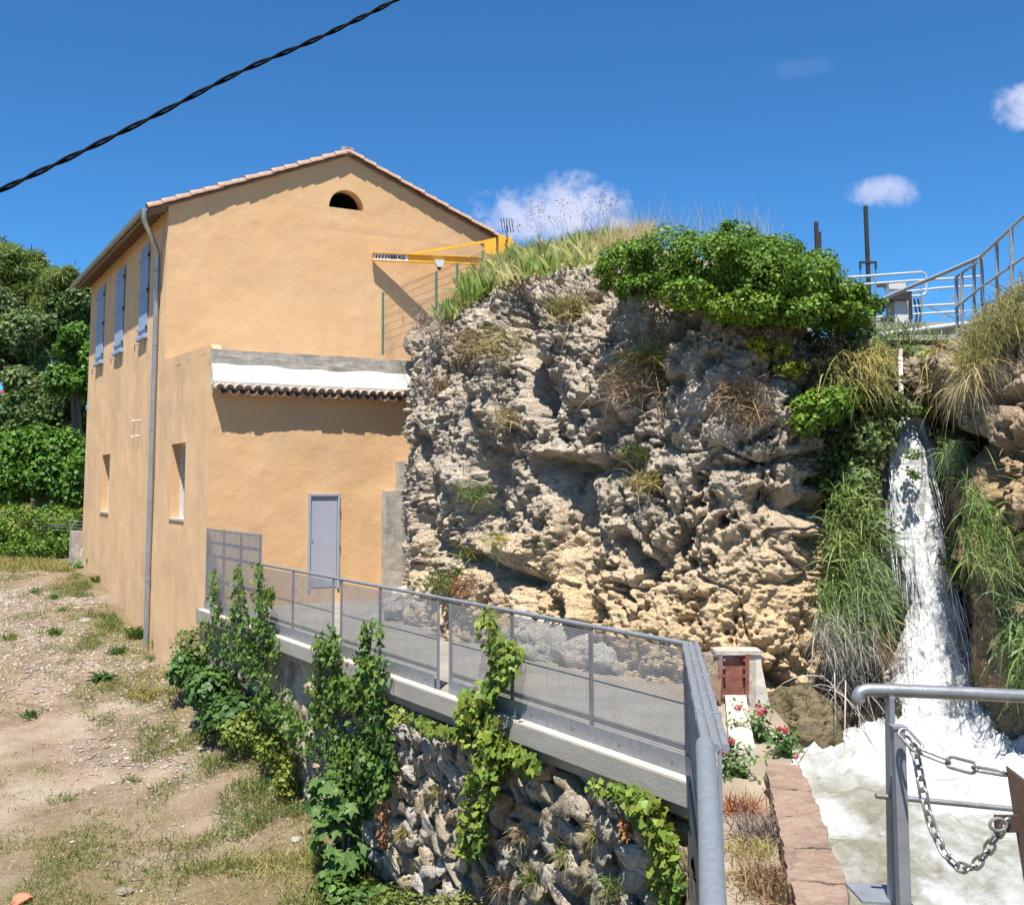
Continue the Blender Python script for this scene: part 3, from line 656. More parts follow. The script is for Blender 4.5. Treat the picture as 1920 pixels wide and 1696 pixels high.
def earthmat():
    m = mat('dry_earth', (.295, .222, .158), (.20, .148, .10), scale=1.3, rough=.97, bump=1., bscale=7, c3=(.36, .295, .225), s3=.45, bdist=.12, spec=.2)
    N, L = m.node_tree.nodes, m.node_tree.links; b = N['Principled BSDF']
    src = b.inputs['Base Color'].links[0].from_socket
    # pale pebbles trodden into the earth
    tc = [n for n in N if n.type == 'TEX_COORD'][0]; vo = N.new('ShaderNodeTexVoronoi'); vo.inputs['Scale'].default_value = 17; L.new(tc.outputs['Object'], vo.inputs[0])
    lt = N.new('ShaderNodeMath'); lt.operation = 'LESS_THAN'; lt.inputs[1].default_value = .26; L.new(vo.outputs['Distance'], lt.inputs[0])
    se = N.new('ShaderNodeSeparateColor'); L.new(vo.outputs['Color'], se.inputs[0]); g2 = N.new('ShaderNodeMath'); g2.operation = 'GREATER_THAN'; g2.inputs[1].default_value = .8; L.new(se.outputs[0], g2.inputs[0])
    mu = N.new('ShaderNodeMath'); mu.operation = 'MULTIPLY'; L.new(lt.outputs[0], mu.inputs[0]); L.new(g2.outputs[0], mu.inputs[1])
    mx = N.new('ShaderNodeMix'); mx.data_type = 'RGBA'; L.new(mu.outputs[0], mx.inputs[0]); L.new(src, mx.inputs[6]); mx.inputs[7].default_value = (.42, .37, .31, 1)
    # thin green-straw film of low weeds
    an = N.new('ShaderNodeAttribute'); an.attribute_name = 'weedy'
    my = N.new('ShaderNodeMix'); my.data_type = 'RGBA'; L.new(an.outputs['Fac'], my.inputs[0]); L.new(mx.outputs[2], my.inputs[6]); my.inputs[7].default_value = (.165, .132, .058, 1)
    L.new(my.outputs[2], b.inputs['Base Color'])
    return m
def setattr_f(o, name, val):
    a = o.data.attributes.new(name, 'FLOAT', 'POINT'); a.data.foreach_set('value', np.ascontiguousarray(val, np.float32).ravel())
def weedy(x, y):
    """where grass grows in the yard"""
    p = np.stack(np.broadcast_arrays(x, y, 0.*x), -1); n = fbm(p*.55+7, 4, 51)
    al = (p-N0) @ DF; sd = (p-N0) @ NF
    w = .55+n*1.4+np.clip(1-sd/2.2, 0, 1)*.5-np.clip((y-21.5)/3, 0, 1)*.55*(y < 32)+np.clip((y-32)/3, 0, 1)*.5
    return np.clip(w, 0, 1)
gr = mk('ground', np.stack([X, Y, Z], -1), gridfaces(len(xs), len(ys)), earthmat(), None, True, kind='structure')
setattr_f(gr, 'weedy', weedy(X, Y)*.75*near+.8*(~near))
if gr.data.polygons[len(gr.data.polygons)//2].normal.z < 0: gr.data.flip_normals()
# ------------------------------------------------------------------ rocks
def crom(A, n):
    """Catmull-Rom along axis 0 to n samples"""
    A = np.asarray(A, float); m = len(A); t = np.linspace(0, m-1, n); i = np.clip(np.floor(t).astype(int), 0, m-2); f = (t-i).reshape(-1, *([1]*(A.ndim-1)))
    a = lambda k: A[np.clip(k, 0, m-1)]
    p0, p1, p2, p3 = a(i-1), a(i), a(i+1), a(i+2)
    return .5*((2*p1)+(-p0+p2)*f+(2*p0-5*p1+4*p2-p3)*f*f+(-p0+3*p1-3*p2+p3)*f**3)
def surf(net, n, m):
    S = crom(net, n); return np.swapaxes(crom(np.swapaxes(S, 0, 1), m), 0, 1)
def normals(V):
    du = np.gradient(V, axis=0); dv = np.gradient(V, axis=1); n = np.cross(du, dv); return n/np.maximum(np.linalg.norm(n, axis=-1, keepdims=True), 1e-9)
def seg_dist(px, pts):
    d = np.full(px.shape[:-1], 1e9)
    for a, c in zip(pts[:-1], pts[1:]):
        a, c = np.array(a, float), np.array(c, float); e = c-a; t = np.clip(((px-a) @ e)/max(e @ e, 1e-9), 0, 1)
        d = np.minimum(d, np.linalg.norm(px-a-t[..., None]*e, axis=-1))
    return d
def toward(V, n):
    """make the normals face the camera side on the whole"""
    s = np.sum(n*(np.array([0, 0, EYE])-V), -1).mean(); return n if s > 0 else -n
def rockdisp(V, amp=1., seed=0, strat=None):
    q = V+.35*np.stack([fbm(V*.9, 2, seed+1), fbm(V*.9, 2, seed+2), fbm(V*.9, 2, seed+3)], -1)
    q2 = q+.11*np.stack([vn(V*4.1, seed+41), vn(V*4.1, seed+42), vn(V*4.1, seed+43)], -1)
    a1, a2, _ = worley(q*.7, seed+4); b1, b2, c2 = worley(q2*2.4+3, seed+7); e1, e2, c3 = worley(q2*5.8+1, seed+10)
    rough = np.clip(.85+1.2*fbm(V*.8, 3, seed+33), .35, 1.5)          # broken zones and calmer ones
    d = .24*(.55-a1)+.10*np.clip(a2-a1, 0, .35)+.10*fbm(V*.8, 3, seed+35)-.06
    d = d+rough*(.115*(.5-b1)+.09*np.clip(b2-b1, 0, .25)+.075*(c2-.5))
    d = d+rough*(.085*(.5-e1)+.075*np.clip(e2-e1, 0, .25)+.055*(c3-.5))
    d = d+.08*ridged(V*2.8, 4, seed+20)*rough+.055*ridged(V*8.5, 3, seed+25, .6)*rough+.035*fbm(V*16, 2, seed+27)
    pits = np.clip(fbm(V*3.9, 4, seed+30, .62)-.06, 0, .42); d = d-.95*pits*rough
    w = .5*np.stack([fbm(V*1.3, 2, seed+51), fbm(V*1.3, 2, seed+52), fbm(V*1.3, 2, seed+53)], -1)
    cr = np.exp(-(vn((V+w)*np.array([1.1, 1.1, .5]), seed+55)/.05)**2)+.7*np.exp(-(vn((V+w)*np.array([.7, .7, 1.2])+9, seed+57)/.035)**2); d = d-.20*cr
    return amp*d
def rockmat(name, light, mid, ochre, dark, per=0):
    m = bpy.data.materials.new(name); m.use_nodes = True; N, L = m.node_tree.nodes, m.node_tree.links; b = N['Principled BSDF']; b.inputs['Roughness'].default_value = .95; b.inputs['Specular IOR Level'].default_value = .15
    tc = N.new('ShaderNodeTexCoord')
    def noise(s, d=8, r=.6, off=(0, 0, 0), st=(1, 1, 1)):
        mp = N.new('ShaderNodeMapping'); mp.inputs['Location'].default_value = off; mp.inputs['Scale'].default_value = st; L.new(tc.outputs['Object'], mp.inputs[0])
        n = N.new('ShaderNodeTexNoise'); n.inputs['Scale'].default_value = s; n.inputs['Detail'].default_value = d; n.inputs['Roughness'].default_value = r; L.new(mp.outputs[0], n.inputs[0]); return n.outputs[0]
    def rng(x, a, c, lo=0., hi=1.):
        r = N.new('ShaderNodeMapRange'); r.inputs[1].default_value = a; r.inputs[2].default_value = c; r.inputs[3].default_value = lo; r.inputs[4].default_value = hi; L.new(x, r.inputs[0]); return r.outputs[0]
    def mix(f, a, c):
        x = N.new('ShaderNodeMix'); x.data_type = 'RGBA'
        for s_, i in ((f, 0), (a, 6), (c, 7)):
            if isinstance(s_, tuple): x.inputs[i].default_value = (*s_, 1)
            else: L.new(s_, x.inputs[i])
        return x.outputs[2]
    def mul(a, c):
        x = N.new('ShaderNodeMath'); x.operation = 'MULTIPLY'
        for i, q in enumerate((a, c)):
            if isinstance(q, float): x.inputs[i].default_value = q
            else: L.new(q, x.inputs[i])
        return x.outputs[0]
    base = mix(rng(noise(3.1, 8, .65), .38, .62), light, mid)
    an = N.new('ShaderNodeAttribute'); an.attribute_name = 'ochre'
    oc = mix(rng(noise(2.2, 6, .6, (3, 1, 7)), .4, .65), ochre, tuple(min(1, q*1.22) for q in ochre))
    col = mix(an.outputs['Fac'], base, oc)
    lich = mul(rng(noise(1.5, 9, .72, (9, 2, 4)), .50, .60), rng(noise(7.5, 6, .7, (1, 8, 2)), .42, .60))      # black lichen, thick on the weathered grey stone
    inv = N.new('ShaderNodeMath'); inv.operation = 'MULTIPLY_ADD'; inv.inputs[1].default_value = -.8; inv.inputs[2].default_value = 1; L.new(an.outputs['Fac'], inv.inputs[0])
    col = mix(mul(lich, inv.outputs[0]), col, dark)
    if per:      # every stone has its own tone
        oi = N.new('ShaderNodeObjectInfo'); hs = N.new('ShaderNodeHueSaturation'); L.new(rng(oi.outputs['Random'], 0, 1, .8, 1.22), hs.inputs['Value'])
        f2 = N.new('ShaderNodeMath'); f2.operation = 'FRACT'; L.new(mul(oi.outputs['Random'], 9.7), f2.inputs[0]); L.new(rng(f2.outputs[0], 0, 1, .55, 1.35), hs.inputs['Saturation']); L.new(col, hs.inputs['Color']); col = hs.outputs[0]
    L.new(col, b.inputs['Base Color'])
    b1 = N.new('ShaderNodeBump'); b1.inputs['Strength'].default_value = 1.; b1.inputs['Distance'].default_value = .14; L.new(noise(5.0, 10, .72, (2, 2, 2), (1, 1, 1.5)), b1.inputs['Height'])
    vo = N.new('ShaderNodeTexVoronoi'); vo.inputs['Scale'].default_value = 11; mp = N.new('ShaderNodeMapping'); mp.inputs['Scale'].default_value = (1, 1, 1.4); L.new(tc.outputs['Object'], mp.inputs[0])
    ad = N.new('ShaderNodeVectorMath'); ad.operation = 'ADD'; nn = N.new('ShaderNodeTexNoise'); nn.inputs['Scale'].default_value = 6; nn.inputs['Detail'].default_value = 4; L.new(mp.outputs[0], nn.inputs[0])
    sc = N.new('ShaderNodeVectorMath'); sc.operation = 'SCALE'; sc.inputs['Scale'].default_value = .35; L.new(nn.outputs['Color'], sc.inputs[0]); L.new(mp.outputs[0], ad.inputs[0]); L.new(sc.outputs[0], ad.inputs[1]); L.new(ad.outputs[0], vo.inputs[0])
    b2 = N.new('ShaderNodeBump'); b2.invert = True; b2.inputs['Strength'].default_value = .55; b2.inputs['Distance'].default_value = .09; L.new(vo.outputs['Distance'], b2.inputs['Height']); L.new(b1.outputs[0], b2.inputs['Normal']); L.new(b2.outputs[0], b.inputs['Normal'])
    return m
M_['rock'] = rockmat('weathered_tufa', (.66, .555, .425), (.47, .40, .315), (.66, .49, .29), (.145, .13, .115))
M_['stone'] = rockmat('rubble_tufa', (.80, .68, .50), (.58, .50, .385), (.66, .52, .34), (.26, .235, .2), 1)
for m in STONES: m.materials[0] = M_['stone']
M_['palerock'] = rockmat('pale_broken_tufa', (.72, .66, .57), (.62, .56, .48), (.7, .58, .42), (.4, .37, .33))
M_['rock2'] = rockmat('brown_tufa', (.56, .455, .34), (.46, .365, .27), (.50, .345, .19), (.24, .2, .16))
def build_rock(name, net, n, m, mtl, disp, ochre, label, cat='rock', parent=None):
    V = surf(net, n, m); nn = toward(V, normals(V)); px = proj(V)
    dv_ = disp(V, px)[..., None]; V = V+nn*dv_+np.array([0, 0, -.10])*np.clip(dv_, -.3, .6)      # lumps sag a little, so they undercut
    o = mk(name, V.reshape(-1, 3), gridfaces(n, m), mtl, parent, False, label=label, cat=cat)
    if np.sum(normals(V)*nn, -1).mean() < 0: pass
    setattr_f(o, 'ochre', ochre(V, px))
    return o, V, nn
def main_rock():
    cols = [  # px at rim, middle, foot; depth; rim y; depth at the foot
        (800, 790, 790, 24.5, 650, 24.5), (772, 762, 760, 21.0, 668, 20.4), (822, 812, 808, 19.7, 626, 19.0), (905, 895, 885, 18.2, 566, 17.5), (1000, 1000, 985, 17.0, 526, 16.2),
        (1110, 1110, 1100, 16.0, 508, 15.0), (1230, 1230, 1225, 15.1, 485, 14.2), (1350, 1350, 1345, 14.5, 505, 13.75), (1440, 1450, 1450, 14.2, 535, 13.6), (1490, 1510, 1540, 14.5, 585, 13.9), (1510, 1540, 1590, 15.6, 620, 14.9), (1500, 1530, 1570, 18, 620, 17.5)]
    fr = [0, .07, .2, .35, .5, .65, .78, .9, 1.]
    off = [.95, .40, .12, 0, .04, .10, -.05, -.05, .25]
    net = []
    for (p0, p1, p2, d, ry, db) in cols:
        col = []; rim = atd(p0, ry, d+.95)
        col += [rim+[0, 5.5, .25], rim+[0, 2.6, .55], rim+[0, .8, .28]]
        foot = np.array([0, 0, 0.]); zb = -.9
        for f, o in zip(fr, off):
            dd = d+(db-d)*f+o; px = np.interp(f, [0, .5, 1], [p0, p1, p2])
            zr = rim[2]; z = zr+(zb-zr)*f**.95
            x = (px-CX)/FPX  # approximate column, refined by one projection step
            P = atd(px, 900, dd); P[2] = z; q = proj(P)[0]; P[0] += (px-q)*dd/FPX
            col.append(P)
        net.append(col)
    net = np.array(net)
    def disp(V, px):
        d = rockdisp(V, 1., 100)
        g = lambda c, rx, ry: np.exp(-(((px[..., 0]-c[0])/rx)**2+((px[..., 1]-c[1])/ry)**2))
        sm = np.clip(1.3*g((1365, 760), 125, 95), 0, 1)            # the smoother rounded slab
        fine = .06*fbm(V*3, 4, 201)+.03*ridged(V*7*np.array([1, 1, 2.]), 3, 203)
        d = d*(1-.6*sm)+sm*(.2+fine)
        sm2 = np.clip(1.2*np.maximum(g((1440, 1120), 130, 110), g((1300, 1160), 110, 70)), 0, 1)   # big pale lumps low down
        d = d*(1-.5*sm2)+sm2*(.16+fine)
        for pts, w, dep in (([(978, 555), (984, 640), (1000, 700), (1018, 775)], 13, .75), ([(1300, 585), (1268, 622), (1232, 652), (1226, 720)], 9, .6), ([(920, 840), (905, 920), (918, 1010)], 20, .55),
                            ([(1055, 890), (1075, 940), (1070, 1010)], 26, .5), ([(1010, 868), (1100, 885), (1190, 872)], 15, .45), ([(1425, 935), (1490, 958), (1560, 950)], 16, .4), ([(1225, 700), (1240, 800)], 10, .35),
                            ([(790, 840), (800, 960), (785, 1060)], 16, .6), ([(1170, 1010), (1215, 1080)], 12, .4), ([(820, 1010), (900, 1060), (1010, 1090)], 14, .35), ([(1290, 1225), (1400, 1240), (1500, 1300)], 13, .45),
                            ([(1140, 780), (1120, 860)], 14, .35), ([(860, 700), (880, 800)], 10, .3), ([(1340, 870), (1420, 880), (1480, 860)], 9, .25), ([(1450, 700), (1480, 640)], 10, .3)):
            k = seg_dist(px+14*np.stack([fbm(V*1.6, 2, 77), fbm(V*1.6, 2, 78)], -1), pts); d = d-dep*np.exp(-(k/w)**2)
        # ledges that jut out
        for pts, w, h in (([(1000, 845), (1130, 850)], 12, .14), ([(930, 1010), (970, 1030)], 22, .25), ([(1085, 1000), (1070, 1080), (1090, 1160)], 12, .3), ([(1330, 900), (1450, 905)], 18, .1), ([(850, 880), (870, 900)], 20, .2), ([(1060, 690), (1120, 760)], 22, .2), ([(1480, 985), (1530, 960)], 20, .25)):
            d = d+h*np.exp(-(seg_dist(px, pts)/w)**2)
        back = np.clip((px[..., 1]-470)/60, 0.25, 1); return d*back
    def och(V, px):
        n = fbm(V*.8, 4, 55)*.45+fbm(V*3, 3, 58)*.25
        a = np.clip((px[..., 1]-935)/190, -1.2, 1.1)+.35*np.clip((px[..., 0]-1150)/300, -.5, 1)
        return np.clip(.12+a*.75+n, 0, 1)
    return build_rock('rock_outcrop', net, 700, 640, M_['rock'], disp, och, 'huge weathered grey and ochre rock outcrop beside the house, topped by plants')
rk, ROCKV, ROCKN = main_rock()
ROCKPX = proj(ROCKV)
def on_rock(px, py, V=None):
    """the rock's front surface point nearest to a direction"""
    V = ROCKV if V is None else V
    q = proj(V) if V is not ROCKV else ROCKPX
    d2 = ((q-np.array([px, py]))**2).sum(-1); c = np.argwhere(d2 < 60)
    if len(c) == 0: c = np.array([np.unravel_index(np.argmin(d2), d2.shape)])
    j = min(c, key=lambda k: V[k[0], k[1], 1]); return V[j[0], j[1]]
def right_rock():
    cols = [(1805, 15.6, 800), (1792, 13.6, 770), (1822, 12.9, 705), (1880, 12.4, 690), (1960, 12.0, 650), (2080, 11.6, 610), (2250, 11.4, 575), (2450, 11.6, 560)]
    net = []
    for px, d, ry in cols:
        rim = atd(px, ry, d+.5); col = [rim+[.3, 5, .3], rim+[.1, 2.2, .35], rim+[0, .7, .2]]
        for f, o in zip([0, .1, .25, .4, .55, .7, .85, 1], [.5, .2, .0, .1, .35, .15, .25, .5]):
            z = rim[2]+(-1.2-rim[2])*f; P = atd(px+f*40, 900, d+o); P[2] = z; P[0] += (px+f*40-proj(P)[0])*(d+o)/FPX; col.append(P)
        net.append(col)
    def disp(V, px):
        d = rockdisp(V, .85, 300)
        for pts, w, dep in (([(1840, 745), (1920, 735)], 9, .4), ([(1800, 830), (1850, 900)], 20, .4), ([(1860, 840), (1990, 850)], 12, .35), ([(1850, 930), (1840, 1000)], 16, .4)):
            d = d-dep*np.exp(-(seg_dist(px, pts)/w)**2)
        return d
    return build_rock('rock_outcrop', np.array(net), 300, 300, M_['rock2'], disp, lambda V, px: np.clip(.3+fbm(V*.9, 4, 65)*.8+np.clip((px[..., 1]-780)/200, -.5, .6), 0, 1), 'brown crumbling rock bank on the other side of the waterfall, topped by dry grass')
_, RRV, _ = right_rock()
def bank():
    net = []
    for px, d in ((1440, 16.6), (1500, 16.0), (1560, 15.6), (1620, 15.6), (1680, 15.9), (1740, 15.9), (1790, 15.0), (1850, 14.2), (1930, 13.7), (2040, 13.4)):
        rim = atd(px, 655, d+1.6); col = [rim+[0, 6, .1], rim+[0, 2, .05]]
        for f, o in zip([0, .15, .35, .6, .8, 1], [1.6, .9, .4, .1, -.15, -.25]):
            z = rim[2]+(-1.3-rim[2])*f; P = atd(px, 900, d+o); P[2] = z; P[0] += (px-proj(P)[0])*(d+o)/FPX; col.append(P)
        net.append(col)
    return build_rock('rock_bank', np.array(net), 220, 220, M_['rockdark'], lambda V, px: rockdisp(V, .6, 500), lambda V, px: np.clip(.3+fbm(V, 3, 75), 0, 1), 'damp dark rock face behind and around the waterfall, hung with plants', 'rock')
M_['rockdark'] = rockmat('damp_mossy_rock', (.12, .10, .07), (.085, .07, .05), (.13, .105, .05), (.04, .055, .02))
_, BKV, _ = bank()
M_['mossrock'] = rockmat('mossy_ochre_rock', (.30, .23, .14), (.22, .18, .10), (.26, .21, .10), (.07, .08, .035))
# dark undercut boulder at the water's edge
def boulder(name, c, r, seed, mtl, label, amp=.16, sub=5, cat='rock'):
    bm = bmesh.new(); bmesh.ops.create_icosphere(bm, subdivisions=sub, radius=1); v = np.array([q.co[:] for q in bm.verts]); f = np.array([[q.index for q in p.verts] for p in bm.faces]); bm.free()
    W_ = np.asarray(c)+v*np.asarray(r); d = rockdisp(W_, amp/.3, seed); W_ = W_+v*d[:, None]
    o = mk(name, W_, f, mtl, None, False, label=label, cat=cat); setattr_f(o, 'ochre', np.clip(.2+fbm(W_*1.3, 3, seed), 0, 1)); return o
boulder('boulder', atd(1560, 1335, 13.9), (.75, .8, .5), 610, M_['rockdark'], 'dark mossy boulder undercut by the pool beside the waterfall', .12)
boulder('boulder', atd(1492, 1368, 13.1), (.46, .6, .46), 640, M_['mossrock'], 'ochre mossy boulder at the edge of the pool behind the red flowers', .12, 5)
# pale stones fallen at the foot of the outcrop
for k, (px, py, d, r) in enumerate(((752, 1098, 20.6, .30), (800, 1112, 20.0, .34), (985, 1128, 16.3, .30), (1030, 1150, 16.0, .36), (1075, 1160, 15.7, .3), (1100, 1185, 15.4, .3), (880, 1130, 18.4, .24), (1150, 1200, 14.9, .3))):
    c = atd(px, py, d); nm = ['tall pale stone at the foot of the outcrop nearest the concrete pilaster', 'pale stone wedged under the outcrop right of the pilaster', 'small white stone at the foot of the outcrop behind the ivied post', 'large white rubble block at the foot of the outcrop', 'whitish rubble lump beside the large white block', 'low pale stone behind the mesh railing under the outcrop', 'small grey stone under the outcrop above the hanging ivy strand', 'pale rubble stone nearest the sluice gate at the foot of the outcrop'][k]
    boulder('fallen_stone', c*[1, 1, 0]+ZA*(c[2]*.35), (r*1.2, r*1.1, c[2]*.5+.05), 700+k*11, M_['palerock'], nm, .11, 4, 'stone')['group'] = 'stones at the foot of the outcrop'
# ------------------------------------------------------------------ water
ZW = -.55
def watermat(name, deep, foam, rough=.25):
    m = bpy.data.materials.new(name); m.use_nodes = True; N, L = m.node_tree.nodes, m.node_tree.links; b = N['Principled BSDF']
    an = N.new('ShaderNodeAttribute'); an.attribute_name = 'foam'; tc = N.new('ShaderNodeTexCoord')
    no = N.new('ShaderNodeTexNoise'); no.inputs['Scale'].default_value = 9; no.inputs['Detail'].default_value = 9; no.inputs['Roughness'].default_value = .7; L.new(tc.outputs['Object'], no.inputs[0])
    ad = N.new('ShaderNodeMath'); ad.operation = 'ADD'; L.new(an.outputs['Fac'], ad.inputs[0]); su = N.new('ShaderNodeMath'); su.operation = 'MULTIPLY_ADD'; su.inputs[1].default_value = 1.3; su.inputs[2].default_value = -.65; L.new(no.outputs[0], su.inputs[0]); L.new(su.outputs[0], ad.inputs[1]); ad.use_clamp = True
    mx = N.new('ShaderNodeMix'); mx.data_type = 'RGBA'; L.new(ad.outputs[0], mx.inputs[0]); mx.inputs[6].default_value = (*deep, 1); mx.inputs[7].default_value = (*foam, 1); L.new(mx.outputs[2], b.inputs['Base Color'])
    mr = N.new('ShaderNodeMapRange'); mr.inputs[3].default_value = rough; mr.inputs[4].default_value = .8; L.new(ad.outputs[0], mr.inputs[0]); L.new(mr.outputs[0], b.inputs['Roughness'])
    b.inputs['Specular IOR Level'].default_value = .35
    bp = N.new('ShaderNodeBump'); bp.inputs['Strength'].default_value = .7; bp.inputs['Distance'].default_value = .05; n2 = N.new('ShaderNodeTexNoise'); n2.inputs['Scale'].default_value = 22; n2.inputs['Detail'].default_value = 8; n2.inputs['Roughness'].default_value = .7; L.new(tc.outputs['Object'], n2.inputs[0]); L.new(n2.outputs[0], bp.inputs['Height']); L.new(bp.outputs[0], b.inputs['Normal'])
    return m
M_['water'] = watermat('churned_water', (.225, .218, .165), (.50, .51, .515))
M_['fall'] = watermat('falling_water', (.44, .46, .445), (.72, .735, .74), .5)
xs = np.linspace(1.9, 11, 330); ys = np.linspace(4.0, 16.0, 340); X, Y = np.meshgrid(xs, ys, indexing='ij'); P = np.stack([X, Y, 0*X], -1)
FB = atd(1755, 1385, 13.3)
dist = np.hypot(X-FB[0], Y-FB[1]); warp = P+.5*np.stack([fbm(P*.7, 2, 1), fbm(P*.7, 2, 2), 0*X], -1)
st = fbm(warp*np.array([1.5, .85, 1]), 5, 71, .6); ch = np.exp(-(dist/2.2)**2)
Z = ZW+.09*fbm(warp*1.5, 4, 73)+.05*ridged(warp*np.array([4.5, 2.6, 1]), 4, 74)+ch*(.34*fbm(P*2.0, 4, 76)+.24*np.clip(ridged(P*3.2, 3, 78), 0, 1)+.06)
wt = mk('water', np.stack([X, Y, Z], -1), gridfaces(330, 340), M_['water'], None, True, kind='structure', label='churned pale green pool below the waterfall, streaked with white foam')
foam = np.clip(.30+1.5*st+1.25*np.exp(-(dist/2.6)**2)+.25*np.exp(-(dist/6)**2), 0, 1.15)
setattr_f(wt, 'foam', foam)
b = B(); b.add([(1.9, 4, -1.2), (14, 4, -1.2), (14, 16.5, -1.2), (1.9, 16.5, -1.2)], [(0, 1, 2, 3)])
LE = [(1683, 783), (1672, 850), (1664, 920), (1668, 1000), (1690, 1080), (1705, 1140), (1690, 1220), (1668, 1300), (1638, 1395), (1610, 1440)]
RE = [(1738, 783), (1742, 850), (1750, 920), (1762, 1000), (1778, 1080), (1792, 1140), (1816, 1220), (1836, 1300), (1880, 1395), (1930, 1440)]
dd = [15.2, 14.9, 14.7, 14.5, 14.3, 14.15, 14.0, 13.8, 13.55, 13.4]
net = []
for f, bul in ((-.04, .5), (.08, .12), (.3, -.1), (.5, -.18), (.7, -.1), (.92, .12), (1.04, .5)):
    net.append([atd(l[0]+(r[0]-l[0])*f, l[1], d+bul) for l, r, d in zip(LE, RE, dd)])
V = surf(np.array(net), 90, 320); nn = toward(V, normals(V))
sv = V*np.array([3.2, 3.2, .75]); edge = np.abs(np.linspace(-1, 1, 90))[:, None]
V = V+nn*(.12*fbm(sv*.8, 4, 81)+.06*ridged(sv*1.8, 3, 83)+.018*fbm(V*np.array([14, 14, 5]), 3, 85)*(1+2*edge))[..., None]
wf_ = mk('waterfall', V.reshape(-1, 3), gridfaces(90, 320), M_['fall'], None, True, kind='structure', label='narrow white waterfall pouring down between the rocks into the pool')
setattr_f(wf_, 'foam', np.clip(.70+.8*fbm(V*np.array([8, 8, 1.0]), 5, 87, .65)+.12*np.linspace(0, 1, 320)[None, :], 0, 1.2))
# spray thrown up along the fall and at its foot: thousands of drops, one mass
n = 4200; t = RNG.beta(6, 1.0, n); i = t*(len(LE)-1); ii = np.clip(i.astype(int), 0, len(LE)-2); fq = (i-ii)[:, None]
LEa, REa, da = np.array(LE, float), np.array(RE, float), np.array(dd)
l = LEa[ii]*(1-fq)+LEa[ii+1]*fq; r = REa[ii]*(1-fq)+REa[ii+1]*fq; dq = da[ii]+(da[ii+1]-da[ii])*fq[:, 0]
a = RNG.normal(.55, .36+.25*t**4, n)[:, None]; q = l+(r-l)*a; c = atd(q[:, 0], q[:, 1]-RNG.exponential(14, n)*t**2, dq-.25-RNG.exponential(.18, n))
def tetra_cloud(c, s, seed=0):
    rng = np.random.default_rng(seed); T = np.array([[1, 1, 1], [1, -1, -1], [-1, 1, -1], [-1, -1, 1]])/1.7
    R = np.linalg.qr(rng.normal(size=(len(c), 3, 3)))[0]
    V = c[:, None, :]+np.einsum('nij,kj->nki', R, T)*np.asarray(s).reshape(-1, 1, 1)
    F = (np.arange(len(c))[:, None, None]*4+np.array([[0, 1, 2], [0, 3, 1], [0, 2, 3], [1, 3, 2]])[None]).reshape(-1, 3)
    return V.reshape(-1, 3), F
sv, sf = tetra_cloud(c, RNG.uniform(.002, .009, n)); M_['spray'] = mat('spray', (.9, .91, .92), rough=.4)
mk('spray', sv, sf, M_['spray'], None, kind='stuff', label='white spray drops thrown up around the waterfall', cat='spray')
# ------------------------------------------------------------------ sluice gate, slab and pool wall
O3 = np.array([0, 0, EYE])
def atplane(px, py, p0, n):
    r = ray(px, py); return O3+r*(np.dot(np.asarray(p0)-O3, n)/np.dot(r, n))
XA, YA = np.array([1., 0, 0]), np.array([0, 1., 0])
dg = 12.7
sg = empty('sluice_gate', atd(1377, 1302, dg), 'small rusty red steel sluice gate in a concrete frame at the end of the path', 'sluice gate')
def rect(b, x0, y0, x1, y1, d, th):
    p = [atd(x0, y1, d), atd(x1, y1, d), atd(x1, y0, d), atd(x0, y0, d)]; return b.prism(p, YA*th)
b = B(); rect(b, 1354, 1227, 1400, 1306, dg, .02); b.make('gate_plate', M_['rust'], sg)
for x in (1348, 1398):
    b = B(); rect(b, x, 1226, x+7, 1308, dg-.06, .06); up_ = b.make('guide', M_['rust'], sg)
    for y in (1236, 1250, 1266):
        b = B(); c = atd(x+(9 if x < 1370 else -3), y, dg-.02); b.tube([c, c-YA*.035], .018, 7); b.make('bolt', M_['rust'], up_)
b = B(); rect(b, 1338, 1222, 1412, 1230, dg-.05, .12); b.make('head_beam', M_['rust'], sg)
rough_block('cap', atd(1380, 1220, dg+.1), XA*.27, YA*.16, ZA*.025, M_['concrete'], sg, .014, 6)
rough_block('jamb', atd(1410, 1270, dg+.1), XA*.085, YA*.14, ZA*.32, M_['concrete'], sg, .02, 6)
rough_block('jamb', atd(1332, 1275, dg+.1), XA*.11, YA*.14, ZA*.32, M_['rock2'], sg, .03, 6)
b = B(); b.prism([atd(1418, 1232, dg-.02), atd(1425, 1232, dg-.02), atd(1448, 1345, dg-.3), atd(1418, 1365, dg-.35), atd(1404, 1310, dg-.1)], YA*.3); b.make('wing_wall', M_['concrete'], sg)
b = B()
for k in range(9): b.tube([atd(1333+k*2.2, 1272+random.uniform(-4, 2), dg-.08), atd(1331+k*2.3, 1316+random.uniform(-6, 4), dg-.12)], .014, 5)
b.make('timber_stub', M_['wood'], sg)
sb = [atz(1357, 1304, .13), atz(1401, 1304, .13), atz(1413, 1402, .13), atz(1371, 1402, .13)]
c = sum(sb)/4
rough_block('channel_slab', c-ZA*.07, (sb[1]+sb[2]-sb[0]-sb[3])/4, (sb[0]+sb[1]-sb[2]-sb[3])/4, ZA*.075, M_['beamtop'], None, .012, 12, label='pale concrete slab lying on the path in front of the rusty sluice gate', cat='slab')
M_['pink'] = mat('pinkish_stone', (.27, .185, .135), (.33, .24, .18), scale=5, rough=.95, bump=1., bscale=14, c3=(.19, .135, .10), s3=2.4, bdist=.05)
pl = [atz(1444, 1469, .10), atz(1497, 1440, .10), atz(1594, 1695, .10), atz(1481, 1695, .10)]
